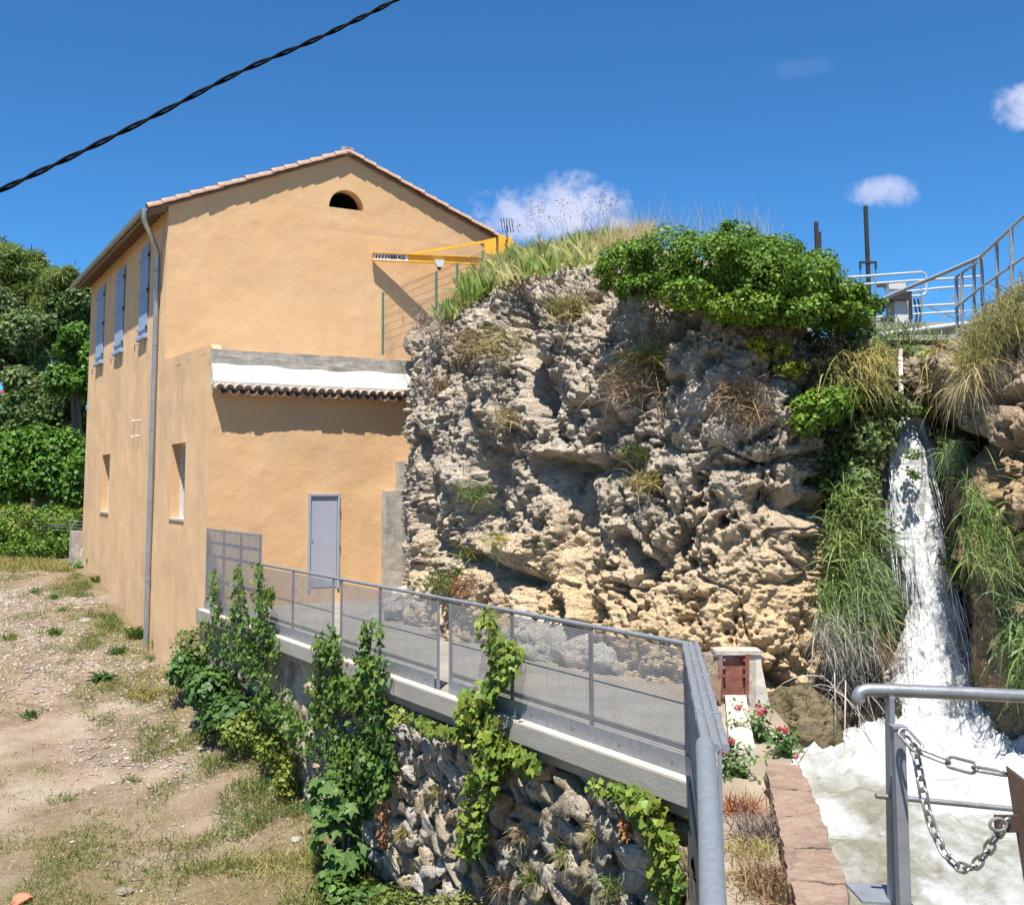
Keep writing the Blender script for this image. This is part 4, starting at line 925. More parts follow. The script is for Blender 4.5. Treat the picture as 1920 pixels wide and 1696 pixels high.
fd = (pl[0]+pl[1]-pl[2]-pl[3])/2; fd = nz(fd); cr = np.array([fd[1], -fd[0], 0])
pc = (pl[0]+pl[1])/2; wdt = .15
pw = empty('pool_wall', pc-fd*2.5-ZA*1.2, 'low pinkish stone wall with a worn rounded top edging the pool', 'wall')
x = 0; k = 0
while x < 6.2:
    L = random.uniform(.5, .95); rough_block('coping_stone', pc-fd*(x+L/2-.15)-ZA*.06, cr*wdt*random.uniform(.97, 1.05), fd*(L/2-.003), ZA*.14, M_['pink'], pw, .04, 12, 30+k); x += L; k += 1
rough_block('wall_body', pc-fd*2.9-ZA*.75, cr*wdt*.93, fd*3.1, ZA*.62, M_['core'], pw, .02, 16)
# ------------------------------------------------------------------ footbridge rail near the camera
D1 = 3.5
fb = empty('footbridge_rail', atd(1668, 1690, D1), 'worn steel tube handrail with hooked end on a flat bar post over the pool', 'handrail')
hk = [atd(1612, 1316, D1), atd(1609, 1308, D1), atd(1612, 1299, D1), atd(1622, 1294, D1), atd(1640, 1293, D1), atd(1700, 1295, D1), atd(1800, 1299, D1), atd(1925, 1305, D1), atd(2300, 1325, D1)]
b = B(); b.tube(crom(np.array(hk), 70), .0205, 18); auto(b.make('top_rail', M_['stainless'], fb), 60)
b = B(); p, q = atd(1668, 1303, D1), atd(1673, 1690, D1); b.beam(p, q, .016, .045, YA); bev(b.make('post', M_['galv'], fb), .002)
b = B(); b.tube([atd(1642, 1491, D1-.03), atd(1890, 1515, D1-.03), atd(2300, 1556, D1-.03)], .0085, 10); auto(b.make('mid_rod', M_['stainless'], fb))
b = B(); b.prism([atd(1617, 1688, D1-.02), atd(1712, 1694, D1-.02), atd(1712, 1699, D1-.02), atd(1617, 1693, D1-.02)], YA*.16); b.make('base_plate', M_['galv'], fb)
D2 = 3.38
cp = empty('chain_post', atd(1694, 1696, D2), 'grey square steel post with a flat cap beside the hooked handrail', 'post')
b = B(); pa, pb = atd(1683, 1364, D2), atd(1697, 1760, D2); b.beam(pa, pb, .035, .035, YA); bev(b.make('shaft', M_['galv'], cp), .003)
b = B(); b.beam(pa+(pa-pb)*.0, pa+nz(pa-pb)*.008, .042, .042, YA); b.make('cap', M_['galv'], cp)
rp = B(); rp.prism([atd(1886, 1437, 3.05), atd(1995, 1520, 3.05), atd(2060, 1800, 3.05), atd(1945, 1790, 3.05), atd(1922, 1668, 3.05)], YA*.025+XA*.012)
rpo = bev(rp.make('steel_plate', M_['rust2'], label='brown rusty steel plate at the edge of the picture holding the chains', cat='plate'), .003)
b = B(); c = atd(1888, 1543, 3.04); b.box(c, XA*.032, YA*.006, ZA*.022); b.make('lug', M_['rust2'], rpo)
def linkmesh(L, w, r, n=28, name='link'):
    pts = []
    for k in range(n):
        a = 2*math.pi*k/n; x = math.cos(a)*w/2+(L/2-w/2)*(1 if math.cos(a) >= 0 else -1); pts.append((x, math.sin(a)*w/2, 0))
    bb = B(); bb.tube(pts, r, 8, close=True); me = meshdata(name, np.array(bb.v), bb.f, True); return me
def chain(name, pts, L, w, r, mtl, label, tw=0.):
    P = crom(np.array(pts), 400); s = np.concatenate([[0], np.cumsum(np.linalg.norm(np.diff(P, axis=0), axis=1))]); step = L-2*r*1.05
    me = linkmesh(L, w, r); me.materials.append(mtl)
    n = int(s[-1]/step); root = empty(name, P[0], label, 'chain', 'chains on the footbridge')
    for i in range(n+1):
        t = (i+.5)*step; c = np.array([np.interp(t, s, P[:, k]) for k in range(3)]); e = np.array([np.interp(t+.02, s, P[:, k]) for k in range(3)])-np.array([np.interp(t-.02, s, P[:, k]) for k in range(3)])
        x = nz(e); y = nz(np.cross(YA+.3*XA, x)); z = np.cross(x, y); a = (math.pi/4 if i % 2 else -math.pi/4)+tw+random.uniform(-.12, .12)
        inst('link', me, frame(c, x, y*math.cos(a)+z*math.sin(a), -y*math.sin(a)+z*math.cos(a)), root)
    return root
M_['chain'] = mat('steel_chain', (.42, .40, .37), (.33, .3, .27), scale=40, rough=.4, metal=.8, bump=.2, bscale=80)
chain('chain', [atd(1694, 1374, 3.33), atd(1703, 1382, 3.3), atd(1730, 1408, 3.25), atd(1780, 1427, 3.2), atd(1840, 1442, 3.12), atd(1892, 1450, 3.06)], .092, .032, .0046, M_['chain'], 'taut steel chain of long links between square post and rusty plate', .3)
chain('chain', [atd(1696, 1382, 3.33), atd(1714, 1405, 3.3), atd(1722, 1440, 3.28), atd(1733, 1495, 3.26), atd(1748, 1548, 3.24), atd(1772, 1598, 3.2), atd(1800, 1624, 3.16), atd(1824, 1624, 3.12), atd(1846, 1602, 3.09), atd(1866, 1570, 3.06), atd(1884, 1543, 3.03)], .040, .026, .0042, M_['chain'], 'slack steel chain hanging in a loop below the taut one', 0)
b = B(); pts = [atd(1872, 1556, 3.0)+np.array([.022*math.cos(a), 0, .016*math.sin(a)+.015]) for a in np.linspace(0, 2*math.pi, 20)[:-1]]; b.tube(pts, .0045, 8, close=True); b.make('shackle', M_['stainless'], label='bright steel shackle fixing the slack chain to the rusty plate', cat='shackle')
# ------------------------------------------------------------------ works above the waterfall
D5 = 17.6
def T(b, pts, r, d=D5, n=8): return b.tube([atd(*(p if len(p) == 3 else (*p, d))) for p in pts], r, n)
dk = empty('sluice_platform', atd(1700, 640, D5), 'grey concrete sluice platform with a low white pipe above the waterfall', 'platform')
rough_block('deck', atd(1690, 640, D5+1.2), XA*1.15, YA*1.3, ZA*.14, M_['beam'], dk, .015, 8)
rough_block('beam', atd(1672, 655, D5-.2), XA*.62, YA*.1, ZA*.055, M_['beam'], dk, .01, 8)
rough_block('beam', atd(1700, 634, D5-.1), XA*.8, YA*.1, ZA*.045, M_['beam'], dk, .012, 8)
b = B(); T(b, [(1600, 633), (1700, 621), (1812, 606)], .035, D5-.15, 10); auto(b.make('pipe', M_['cabinet'], dk))
rough_block('plinth', atd(1652, 608, D5+.4), XA*.36, YA*.3, ZA*.09, M_['beam'], dk, .012, 6)
gr_ = empty('platform_railing', atd(1700, 615, D5), 'galvanised tube guard rail with a rounded corner on the sluice platform', 'railing')
for pts in ([(1590, 520), (1660, 515), (1728, 510), (1735, 514), (1737, 522), (1737, 545), (1734, 551), (1726, 554), (1704, 556)], [(1595, 535), (1700, 527), (1800, 521), (1838, 518)], [(1700, 547), (1760, 540), (1830, 536)], [(1620, 581), (1700, 575), (1795, 570)], [(1612, 597), (1700, 590), (1810, 583)]):
    b = B(); T(b, pts, .020); auto(b.make('rail', M_['galv3'], gr_), 60)
for x, y0, y1 in ((1641, 517, 625), (1663, 540, 615), (1727, 540, 618), (1795, 521, 612)):
    b = B(); T(b, [(x, y0), (x+1, y1)], .021); b.make('post', M_['galv2'], gr_)
for pts in ([(1730, 569), (1795, 598)], [(1764, 612), (1788, 551)]):
    b = B(); T(b, pts, .014); b.make('brace', M_['galv2'], gr_)
cb = empty('control_cabinet', atd(1690, 612, D5-.2), 'light grey control cabinet with a dark rounded hood on the platform', 'cabinet')
b = B(); b.box(atd(1688, 586, D5+.1), XA*.15, YA*.15, ZA*.24); bev(b.make('body', M_['cabinet'], cb), .01)
b = B(); pf = [atd(1658, 562, D5-.15), atd(1704, 562, D5-.15), atd(1704, 552, D5-.15), atd(1698, 546, D5-.15), atd(1670, 551, D5-.15)]; b.prism(pf, YA*.5); b.make('hood', M_['iron'], cb)
b = B(); b.box(atd(1706, 572, D5-.05), XA*.028, YA*.03, ZA*.23); b.make('side_post', M_['iron'], cb)
b = B(); b.box(atd(1678, 537, D5+.3), XA*.14, YA*.1, ZA*.06); b.make('gear_box', M_['cabinet'], cb)
b = B(); b.box(atd(1655, 535, D5+.35), XA*.1, YA*.03, ZA*.03); b.make('arm', M_['rust2'], cb)
for x in (1716, 1723):
    b = B(); T(b, [(x-2, 560), (x+3, 590), (x+1, 618)], .017); b.make('lever', M_['iron'], cb)
rk1 = empty('sluice_rack', atd(1627, 600, D5+.3), 'tall black sluice rack post with a yoke rising beside the platform', 'post')
b = B(); b.box(atd(1627, 490, D5+.3), XA*.029, YA*.029, ZA*.95); b.make('shaft', M_['iron'], rk1)
b = B(); b.box(atd(1627, 492, D5+.28), XA*.14, YA*.02, ZA*.018); b.make('yoke', M_['iron'], rk1)
for x in (1613, 1642):
    b = B(); T(b, [(x, 491), (x, 505)], .02, D5+.28); T(b, [(x, 505), (x, 560)], .007, D5+.28); b.make('hanger', M_['iron'], rk1)
b = B(); b.box(atd(1627, 597, D5+.25), XA*.075, YA*.07, ZA*.025); b.make('foot', M_['iron'], rk1)
rk2 = empty('sluice_rack', atd(1535, 480, D5+.6), 'short black stepped sluice rack showing above the bright green shrub', 'post')
b = B(); b.box(atd(1532, 470, D5+.6), XA*.03, YA*.03, ZA*.5); b.make('shaft', M_['iron'], rk2)
b = B(); b.box(atd(1538, 480, D5+.6), XA*.022, YA*.022, ZA*.42); b.make('guide', M_['iron'], rk2)
st_ = empty('stair_railing', atd(1838, 560, 14.5), 'galvanised stair railing climbing the bank beside the waterfall', 'railing')
sp = [(1652, 562, 17.2), (1700, 541, 16.6), (1770, 512, 15.6), (1838, 482, 14.6), (1880, 443, 13.9), (1925, 401, 13.2), (2050, 285, 12.0)]
b = B(); T(b, sp[:4], .030, n=10); T(b, sp[3:], .024, n=10); auto(b.make('handrail', M_['galv3'], st_), 60)
b = B(); T(b, [(1792, 577, 15.3), (1838, 540, 14.6), (1920, 482, 13.3), (2050, 390, 12)], .018); b.make('lower_rail', M_['galv3'], st_)
b = B(); T(b, [(1792, 521, 15.3), (1836, 489, 14.6)], .018); b.make('lower_rail', M_['galv3'], st_)
for x, y0, y1, d in ((1793, 519, 640, 15.3), (1803, 512, 640, 15.1), (1826, 492, 620, 14.8), (1841, 482, 610, 14.6), (1869, 454, 600, 14.1), (1896, 428, 590, 13.6), (1935, 392, 580, 13.1)):
    b = B(); p, q = atd(x, y0, d), atd(x+2, y1, d); b.beam(p, q, .045, .012, YA); b.make('post', M_['galv'], st_)
gp_ = empty('water_gauge', atd(1690, 745, 15.3), 'white painted gauge board standing above the lip of the waterfall', 'gauge')
b = B(); b.prism([atd(1687, 742, 15.2), atd(1694, 742, 15.2), atd(1692, 668, 15.4), atd(1685, 668, 15.4)], YA*.03); b.make('board', M_['labelw'], gp_)
for k in range(10):
    b = B(); y = 676+k*6.5; x = 1686+k*.2; b.prism([atd(x, y, 15.18), atd(x+3, y, 15.18), atd(x+3, y+1.6, 15.18), atd(x, y+1.6, 15.18)], YA*.004); b.make('mark', M_['black'], gp_)
b = B(); T(b, [(1688, 672, 15.45), (1689, 655, 15.5)], .03); b.make('bracket', M_['concrete'], gp_)
# ------------------------------------------------------------------ crane, green fence, antenna, cables
cr_ = empty('jib_crane', H(8.6, SB-1.3, 6), 'yellow jib crane with 1000 KG sign reaching along the gable wall', 'crane')
Tp = atplane(698, 481, H(0, SB-.14), VA); Pv = atplane(930, 491, H(0, SB-1.25), VA); bd = nz(Pv-Tp); bl = np.linalg.norm(Pv-Tp); bn_ = nz(np.cross(bd, ZA)); bu = np.cross(bn_, bd)
bn_ = bn_ if bn_[1] < 0 else -bn_
bu = nz(np.cross(bn_, bd)); bu = bu if bu[2] > 0 else -bu
b = B(); b.box((Tp+Pv)/2, bd*bl/2, bn_*.006, bu*.10); b.box((Tp+Pv)/2+bu*.10, bd*bl/2, bn_*.07, bu*.008); b.box((Tp+Pv)/2-bu*.10, bd*bl/2, bn_*.07, bu*.008); b.box(Tp, bd*.006, bn_*.07, bu*.10); b.make('boom', M_['yellow'], cr_)
tp = Pv+ZA*.62; ts = Tp+bd*bl*.30+bu*.10
b = B(); b.beam(ts, tp, .05, .07); b.make('tie_bar', M_['yellow'], cr_)
b = B(); b.prism([Pv-bd*.35+ZA*.58, Pv+ZA*.68, Pv-ZA*.25, Pv-bd*.25-ZA*.1], bn_*.03); b.make('bracket_plate', M_['yellow'], cr_)
pp_ = Pv+bd*.16
b = B(); b.box(pp_-ZA*.9, bd*.09, bn_*.09, ZA*1.65); b.make('column', M_['yellow'], cr_)
b = B(); b.box(pp_+bd*.22-ZA*.9, bd*.05, bn_*.07, ZA*1.62); b.make('column', M_['yellow'], cr_)
tq = Tp+bd*bl*.535
b = B(); b.prism([tq-bd*.14-bu*.04, tq+bd*.14-bu*.04, tq+bd*.1-bu*.16, tq+bd*.03-bu*.24, tq-bd*.03-bu*.24, tq-bd*.1-bu*.16], bn_*.16); trl = b.make('trolley', M_['cabinet'], cr_)
b = B(); b.tube([tq+bn_*.08-bu*.2, tq+bn_*.08-bu*.30], .05, 8); b.make('hook_block', M_['black'], trl)
pln = B(); s0, s1 = .03, .97; pln.box(Tp+bd*(s0+s1)/2+bn_*.012, bd*(s1-s0)/2, bn_*.003, bu*.082); sgn = pln.make('sign', M_['labelw'], cr_)
for k in range(4):
    b = B(); o = Tp+bd*(.08+k*.085)+bn_*.0165-bu*.06; b.prism([o, o+bd*.035, o+bd*.075+bu*.12, o+bd*.04+bu*.12], bn_*.002); b.make('stripe', M_['black'], sgn)
cu = bpy.data.curves.new('lettering', 'FONT'); cu.body = '1000 KG'; cu.size = .155; cu.extrude = .001; cu.align_x = 'LEFT'; cu.align_y = 'CENTER'; cu.materials.append(M_['black']); cu.offset = .006
tx = bpy.data.objects.new('lettering', cu); COL.objects.link(tx); tx.parent = sgn
bpy.context.view_layer.update(); lm = bpy.data.meshes.new_from_object(tx.evaluated_get(bpy.context.evaluated_depsgraph_get())); bpy.data.objects.remove(tx)
inst('lettering', lm, frame(Tp+bd*.40+bn_*.019, bd, bu, bn_, (.86, 1, 1)), sgn)
gf = empty('green_wire_fence', atd(718, 665, 24.5), 'green posts and welded wire fence on the rock beside the gable wall', 'fence')
gps = [(718, 548, 665, 24.5), (818, 510, 612, 22.1), (857, 494, 575, 21.3), (906, 470, 560, 20.4)]
for x, y0, y1, d in gps:
    b = B(); T(b, [(x, y0, d), (x-.5, y1, d)], .028); b.make('post', M_['greenp'], gf)
b = B(); a0, a1 = atd(720, 550, 24.5), atd(718, 663, 24.5); e0, e1 = atd(908, 471, 20.4), atd(904, 600, 20.4)
for k in (0, .03, .14, .26, .38, .42, .54, .66, .78, .97):
    b.tube([a0+(a1-a0)*k, e0+(e1-e0)*k], .0055, 4)
for k in range(90): b.tube([a0+(e0-a0)*k/89, a1+(e1-a1)*k/89], .0022, 3)
for k in range(6): b.tube([a0+(a1-a0)*(.38+.1*k)*0+(a0+(a1-a0)*.38), a1+UA*.06*k], .004, 3)
b.make('wire_mesh', M_['wood'], gf, kind='stuff')
an = empty('roof_antenna', atd(950, 450, 30.5), 'small dark television antenna above the far end of the roof', 'antenna')
b = B(); T(b, [(951, 470, 30.5), (950, 421, 30.5)], .012); b.make('mast', M_['iron'], an)
b = B(); T(b, [(940, 423, 30.5), (962, 421, 30.5)], .01); b.make('boom', M_['cabinet'], an)
for x in (941, 946, 951, 956, 961):
    b = B(); T(b, [(x-2, 409+abs(x-951)*.1, 30.4), (x+2, 436, 30.6)], .012); b.make('element', M_['iron'], an)
wp = np.array([atd(-60, 385, 6.2), atd(0, 357, 6.2), atd(150, 286, 6.4), atd(300, 212, 6.6), atd(450, 135, 6.8), atd(600, 70, 7.0), atd(750, -4, 7.2), atd(860, -70, 7.3)])
P = crom(wp, 420); ss = np.concatenate([[0], np.cumsum(np.linalg.norm(np.diff(P, axis=0), axis=1))])
cab = empty('power_cable', P[0], 'black twisted overhead power cable crossing the blue sky', 'cable')
tdir = nz(P[-1]-P[0]); n1 = nz(np.cross(tdir, ZA)); n2 = np.cross(n1, tdir)
for ph in (0, math.pi):
    b = B(); a = ss*2*math.pi/.42+.9*np.sin(ss*2.1)+ph
    b.tube(P+(np.cos(a)[:, None]*n1+np.sin(a)[:, None]*n2)*.0095, .0088, 7); b.make('strand', M_['cable'], cab, True)
rp_ = empty('rope', atd(0, 736, 30), 'thin dark line with a red end stretched in front of the trees', 'rope')
b = B(); T(b, [(-30, 741, 30), (10, 735, 30), (75, 728, 31)], .011, n=5); b.make('line', M_['cable'], rp_)
b = B(); T(b, [(-10, 737.5, 29.98), (8, 735.3, 29.98)], .035, n=8); b.make('sleeve', M_['red'], rp_)
blk = rough_block('concrete_block', atd(152, 1030, 36.5), UA*.34, VA*.25, ZA*.62, M_['concrete'], None, .02, 8, label='weathered grey concrete block at the far corner of the house', cat='block')
b = B(); T(b, [(150, 1042, 36.0), (153, 1030, 36), (160, 1027, 36), (161, 1045, 36), (155, 1058, 36), (168, 1062, 36)], .014, n=5); b.make('cord', M_['labelw'], label='white cord looped over the concrete block', cat='cord')
fw = empty('wire_strands', atd(130, 1000, 38), 'bare fence wires in the hedge behind the concrete block', 'wire')
for y in (975, 981, 987, 993):
    b = B(); T(b, [(60, y-1, 40), (105, y+random.uniform(-2, 3), 39), (160, y+3, 38)], .010, n=4); b.make('wire', M_['galv'], fw)
# ------------------------------------------------------------------ vegetation
LG = dict(
    ivy=leafmat('ivy_leaf', (.11, .19, .03), (.065, .13, .025), .45),
    ivyl=leafmat('ivy_leaf_light', (.19, .26, .035), (.11, .19, .03), .45),
    shrub=leafmat('shrub_leaf', (.15, .25, .022), (.10, .19, .02), .45),
    laurel=leafmat('laurel_leaf', (.11, .23, .025), (.07, .17, .02), .45),
    dark=leafmat('dark_leaf', (.10, .165, .04), (.07, .12, .03), .4),
    olive=leafmat('olive_leaf', (.165, .225, .07), (.11, .17, .05), .4),
    pine=leafmat('pine_needle', (.17, .23, .045), (.12, .18, .035), .35),
    fig=leafmat('fig_leaf', (.09, .175, .04), (.06, .13, .03), .3),
    iris=leafmat('iris_leaf', (.18, .27, .05), (.58, .53, .22), .55),
    reed=leafmat('reed_leaf', (.13, .215, .05), (.19, .25, .07), .45),
    reedb=leafmat('blue_green_grass', (.19, .27, .12), (.15, .22, .085), .4),
    straw=leafmat('straw', (.47, .385, .20), (.37, .29, .14), .3, .8, .15),
    strawg=leafmat('yellow_grass', (.36, .30, .10), (.26, .25, .08), .35, .8, .2),
    grey=leafmat('grey_dead_stem', (.42, .37, .31), (.33, .285, .235), .25, .9, .05),
    brown=leafmat('brown_dead_brush', (.25, .165, .09), (.32, .23, .13), .35, .9, .08),
    purple=leafmat('grey_brush', (.24, .19, .165), (.29, .235, .19), .3, .9, .08),
    rusty=leafmat('dead_ivy', (.30, .13, .05), (.23, .1, .04), .3, .9, .1),
    grass=leafmat('meadow_grass', (.125, .18, .035), (.2, .21, .06), .4),
    grassy=leafmat('bank_weed', (.20, .24, .04), (.13, .19, .03), .45),
    fl=leafmat('red_flower', (.62, .05, .10), (.5, .06, .14), .25, .6, .2),
    pinkp=leafmat('pink_flower', (.38, .12, .2), (.3, .1, .17), .2, .6, .2),
    white=leafmat('white_flower', (.8, .8, .75), (.75, .75, .7), .05, .6, .1),
    yel=leafmat('yellow_leaf', (.36, .32, .03), (.2, .25, .025), .3),
)
def unit(a): return a/np.maximum(np.linalg.norm(a, axis=-1, keepdims=True), 1e-9)
DIA = np.array([[0, 0, 0], [-.34, .45, .09], [0, 1, 0], [.34, .45, .09]]); DIAF = np.array([[0, 3, 2], [0, 2, 1]])
OVA = np.array([[0, 0, 0], [-.3, .25, .06], [-.36, .55, .09], [0, 1, -.06], [.36, .55, .09], [.3, .25, .06], [0, .5, 0]]); OVAF = np.array([[0, 6, 1], [1, 6, 2], [2, 6, 3], [3, 6, 4], [4, 6, 5], [5, 6, 0]])
IVY = np.array([[0, 0, 0], [-.42, -.02, .05], [-.52, .38, .02], [-.26, .5, .06], [0, 1, -.05], [.26, .5, .06], [.52, .38, .02], [.42, -.02, .05], [0, .38, 0]]); IVYF = np.array([[0, 8, 1], [1, 8, 2], [2, 8, 3], [3, 8, 4], [4, 8, 5], [5, 8, 6], [6, 8, 7], [7, 8, 0]])
def leaves(C, Nn, size, seed=0, tpl=(DIA, DIAF), hang=.0, jit=.7):
    """one leaf per point: facing Nn on the whole, tip turned down by hang"""
    rng = np.random.default_rng(seed); n = len(C)
    nn = unit(Nn+rng.normal(size=(n, 3))*jit); y = rng.normal(size=(n, 3))+np.array([0, 0, -hang]); y = unit(y-nn*np.sum(y*nn, -1, keepdims=True)); x = np.cross(y, nn)
    s = np.asarray(size).reshape(-1, 1, 1)*np.ones((n, 1, 1)); T, F = tpl
    V = C[:, None]+s*(T[None, :, :1]*x[:, None]+T[None, :, 1:2]*y[:, None]+T[None, :, 2:]*nn[:, None])
    return V.reshape(-1, 3), (np.arange(n)[:, None, None]*len(T)+F[None]).reshape(-1, 3)
def blades(C, D, L, w, droop=.3, seed=0, segs=4, side=None):
    """grass blades: tapered curved strips"""
    rng = np.random.default_rng(seed); n = len(C); D = unit(np.asarray(D, float)*np.ones((n, 3))); L = np.asarray(L)*np.ones(n); w = np.asarray(w)*np.ones(n); droop = np.asarray(droop)*np.ones(n)
    sd = rng.normal(size=(n, 3)); sd = unit(sd-D*np.sum(sd*D, -1, keepdims=True)); V = np.zeros((n, 2*segs+1, 3))
    for k in range(segs+1):
        t = k/segs; c = C+D*(L*t)[:, None]-np.array([0, 0, 1.])*(droop*L*t**2.2)[:, None]; ww = (w*(1-t**1.6)*(.55+.45*min(1, t*4)))[:, None]
        if k < segs: V[:, 2*k] = c-sd*ww/2; V[:, 2*k+1] = c+sd*ww/2
        else: V[:, 2*segs] = c
    F = []
    for k in range(segs-1): F += [[2*k, 2*k+1, 2*k+3], [2*k, 2*k+3, 2*k+2]]
    F.append([2*segs-2, 2*segs-1, 2*segs])
    return V.reshape(-1, 3), (np.arange(n)[:, None, None]*(2*segs+1)+np.array(F)[None]).reshape(-1, 3)
def join(parts):
    vs, fs, o = [], [], 0
    for v, f in parts: vs.append(v); fs.append(f+o); o += len(v)
    return np.concatenate(vs), np.concatenate(fs)
def ball(c, r, n, seed, lo=.5, hi=1., front=True):
    """points in the outer shell of an uneven ellipsoid, and outward directions"""
    rng = np.random.default_rng(seed); d = unit(rng.normal(size=(n, 3))); c = np.asarray(c, float); r = np.asarray(r, float)*np.ones(3)
    lump = 1+.24*fbm(d*1.7+seed*.37, 3, seed)+.12*fbm(d*5+seed, 2, seed+3)
    rad = lump*(lo+(hi-lo)*rng.random(n)**.6)
    return c+d*r*rad[:, None], unit(d/r*r.mean())
def pxball(px, py, d, rx, ry, rd, n, seed, lo=.5):
    k = d/FPX; return ball(atd(px, py, d), (rx*k, rd, ry*k), n, seed, lo)
def holes(C, Nn, thr, sc, seed):
    k = fbm(C*sc, 3, seed) > thr; return C[k], Nn[k]
def foliage(name, blobs, mtl, size, label, cat, seed, tpl=(DIA, DIAF), hang=.3, up=.5, jit=.7, thr=-.32, sc=1.6, parent=None, group=None, part='foliage', stems=True, smt=None, subc=0):
    """a shrub made of leaf-sized faces in several uneven clumps, with stems inside"""
    Cs, Ns = [], []
    rs = np.random.default_rng(seed+1)
    for k, bl in enumerate(blobs):
        for j in range(subc):      # small sprays round each clump keep the outline ragged
            kk = bl[2]/FPX; R = np.array([bl[3]*kk, bl[5], bl[4]*kk]); o = unit(rs.normal(size=3)); C, Nn = ball(atd(*bl[:3])+o*R*rs.uniform(.6, 1.05), R*rs.uniform(.16, .34), int(bl[6]*.09), seed+k*7+j*101, .2); Cs.append(C); Ns.append(Nn)
        C, Nn = pxball(*bl[:6], bl[6], seed+k*7, bl[7] if len(bl) > 7 else .5); C, Nn = holes(C, Nn, thr, sc, seed+3); Cs.append(C); Ns.append(Nn)
    C = np.concatenate(Cs); Nn = np.concatenate(Ns)+np.array([0, 0, up]); rng = np.random.default_rng(seed)
    v, f = leaves(C, Nn, size*rng.uniform(.6, 1.3, len(C)), seed, tpl, hang, jit)
    if parent is None:
        base = atd(blobs[0][0], blobs[0][1]+blobs[0][4], blobs[0][2]); parent = empty(name, base, label, cat, group)
    o = mk(part, v, f, mtl, parent, False, kind='stuff')
    if stems:
        b = B(); cs = [atd(bl[0], bl[1], bl[2]) for bl in blobs]; k = blobs[0][2]/FPX; root = np.array(parent.location)
        for bl, c in zip(blobs, cs):
            m = (root+c)/2+np.array([.1, .1, -.05]); b.tube([root, m, c, c+np.array([.1*bl[3]*k, 0, .5*bl[4]*k])], [.03, .022, .014, .005], 5)
        b.make('stem', smt or M_['bark'], parent)
    return parent
SEED = [100]
def sd():
    SEED[0] += 13; return SEED[0]
# --- the big bright shrub on the outcrop
foliage('evergreen_shrub', [(1175, 500, 15.0, 62, 48, .7, 2600), (1240, 478, 15.2, 70, 50, .8, 3200), (1330, 500, 14.4, 90, 68, .85, 5200), (1420, 522, 14.2, 95, 70, .85, 5600), (1495, 535, 14.3, 76, 54, .8, 4200), (1555, 556, 14.5, 58, 38, .7, 2700), (1612, 568, 14.8, 44, 22, .5, 1300), (1290, 552, 14.0, 60, 28, .5, 1600), (1400, 578, 13.8, 76, 28, .55, 2200), (1500, 585, 13.9, 70, 28, .5, 2000), (1570, 590, 14.2, 60, 24, .5, 1400), (1440, 474, 15, 66, 30, .7, 2200), (1375, 455, 15, 60, 36, .6, 1700), (1530, 492, 15.2, 34, 26, .5, 800), (1200, 535, 14.6, 50, 26, .4, 1000), (1640, 575, 14.9, 26, 13, .3, 350)],
        LG['shrub'], .057, 'large bright green evergreen shrub spilling over the top of the outcrop', 'shrub', sd(), hang=.4, up=.6, thr=-.24, sc=2.6, subc=9)
foliage('climbing_shrub', [(1540, 762, 13.9, 55, 36, .5, 2100), (1510, 790, 13.8, 30, 26, .35, 700), (1580, 745, 14.2, 36, 26, .4, 800)], LG['shrub'], .07, 'rounded bright green climber clump halfway down beside the waterfall', 'shrub', sd(), hang=.3)
foliage('yellowing_creeper', [(1450, 655, 14.0, 36, 16, .25, 420), (1482, 690, 14.0, 34, 14, .25, 420), (1420, 640, 14.05, 18, 10, .2, 160)], LG['yel'], .07, 'yellowing creeper leaves under the big shrub on the outcrop', 'creeper', sd())
foliage('dead_creeper', [(1440, 632, 14.1, 40, 16, .25, 500), (1500, 660, 14.2, 45, 38, .35, 900), (1560, 665, 14.6, 40, 45, .4, 900)], LG['brown'], .05, 'brown dead creeper stems hanging under the big shrub', 'creeper', sd())
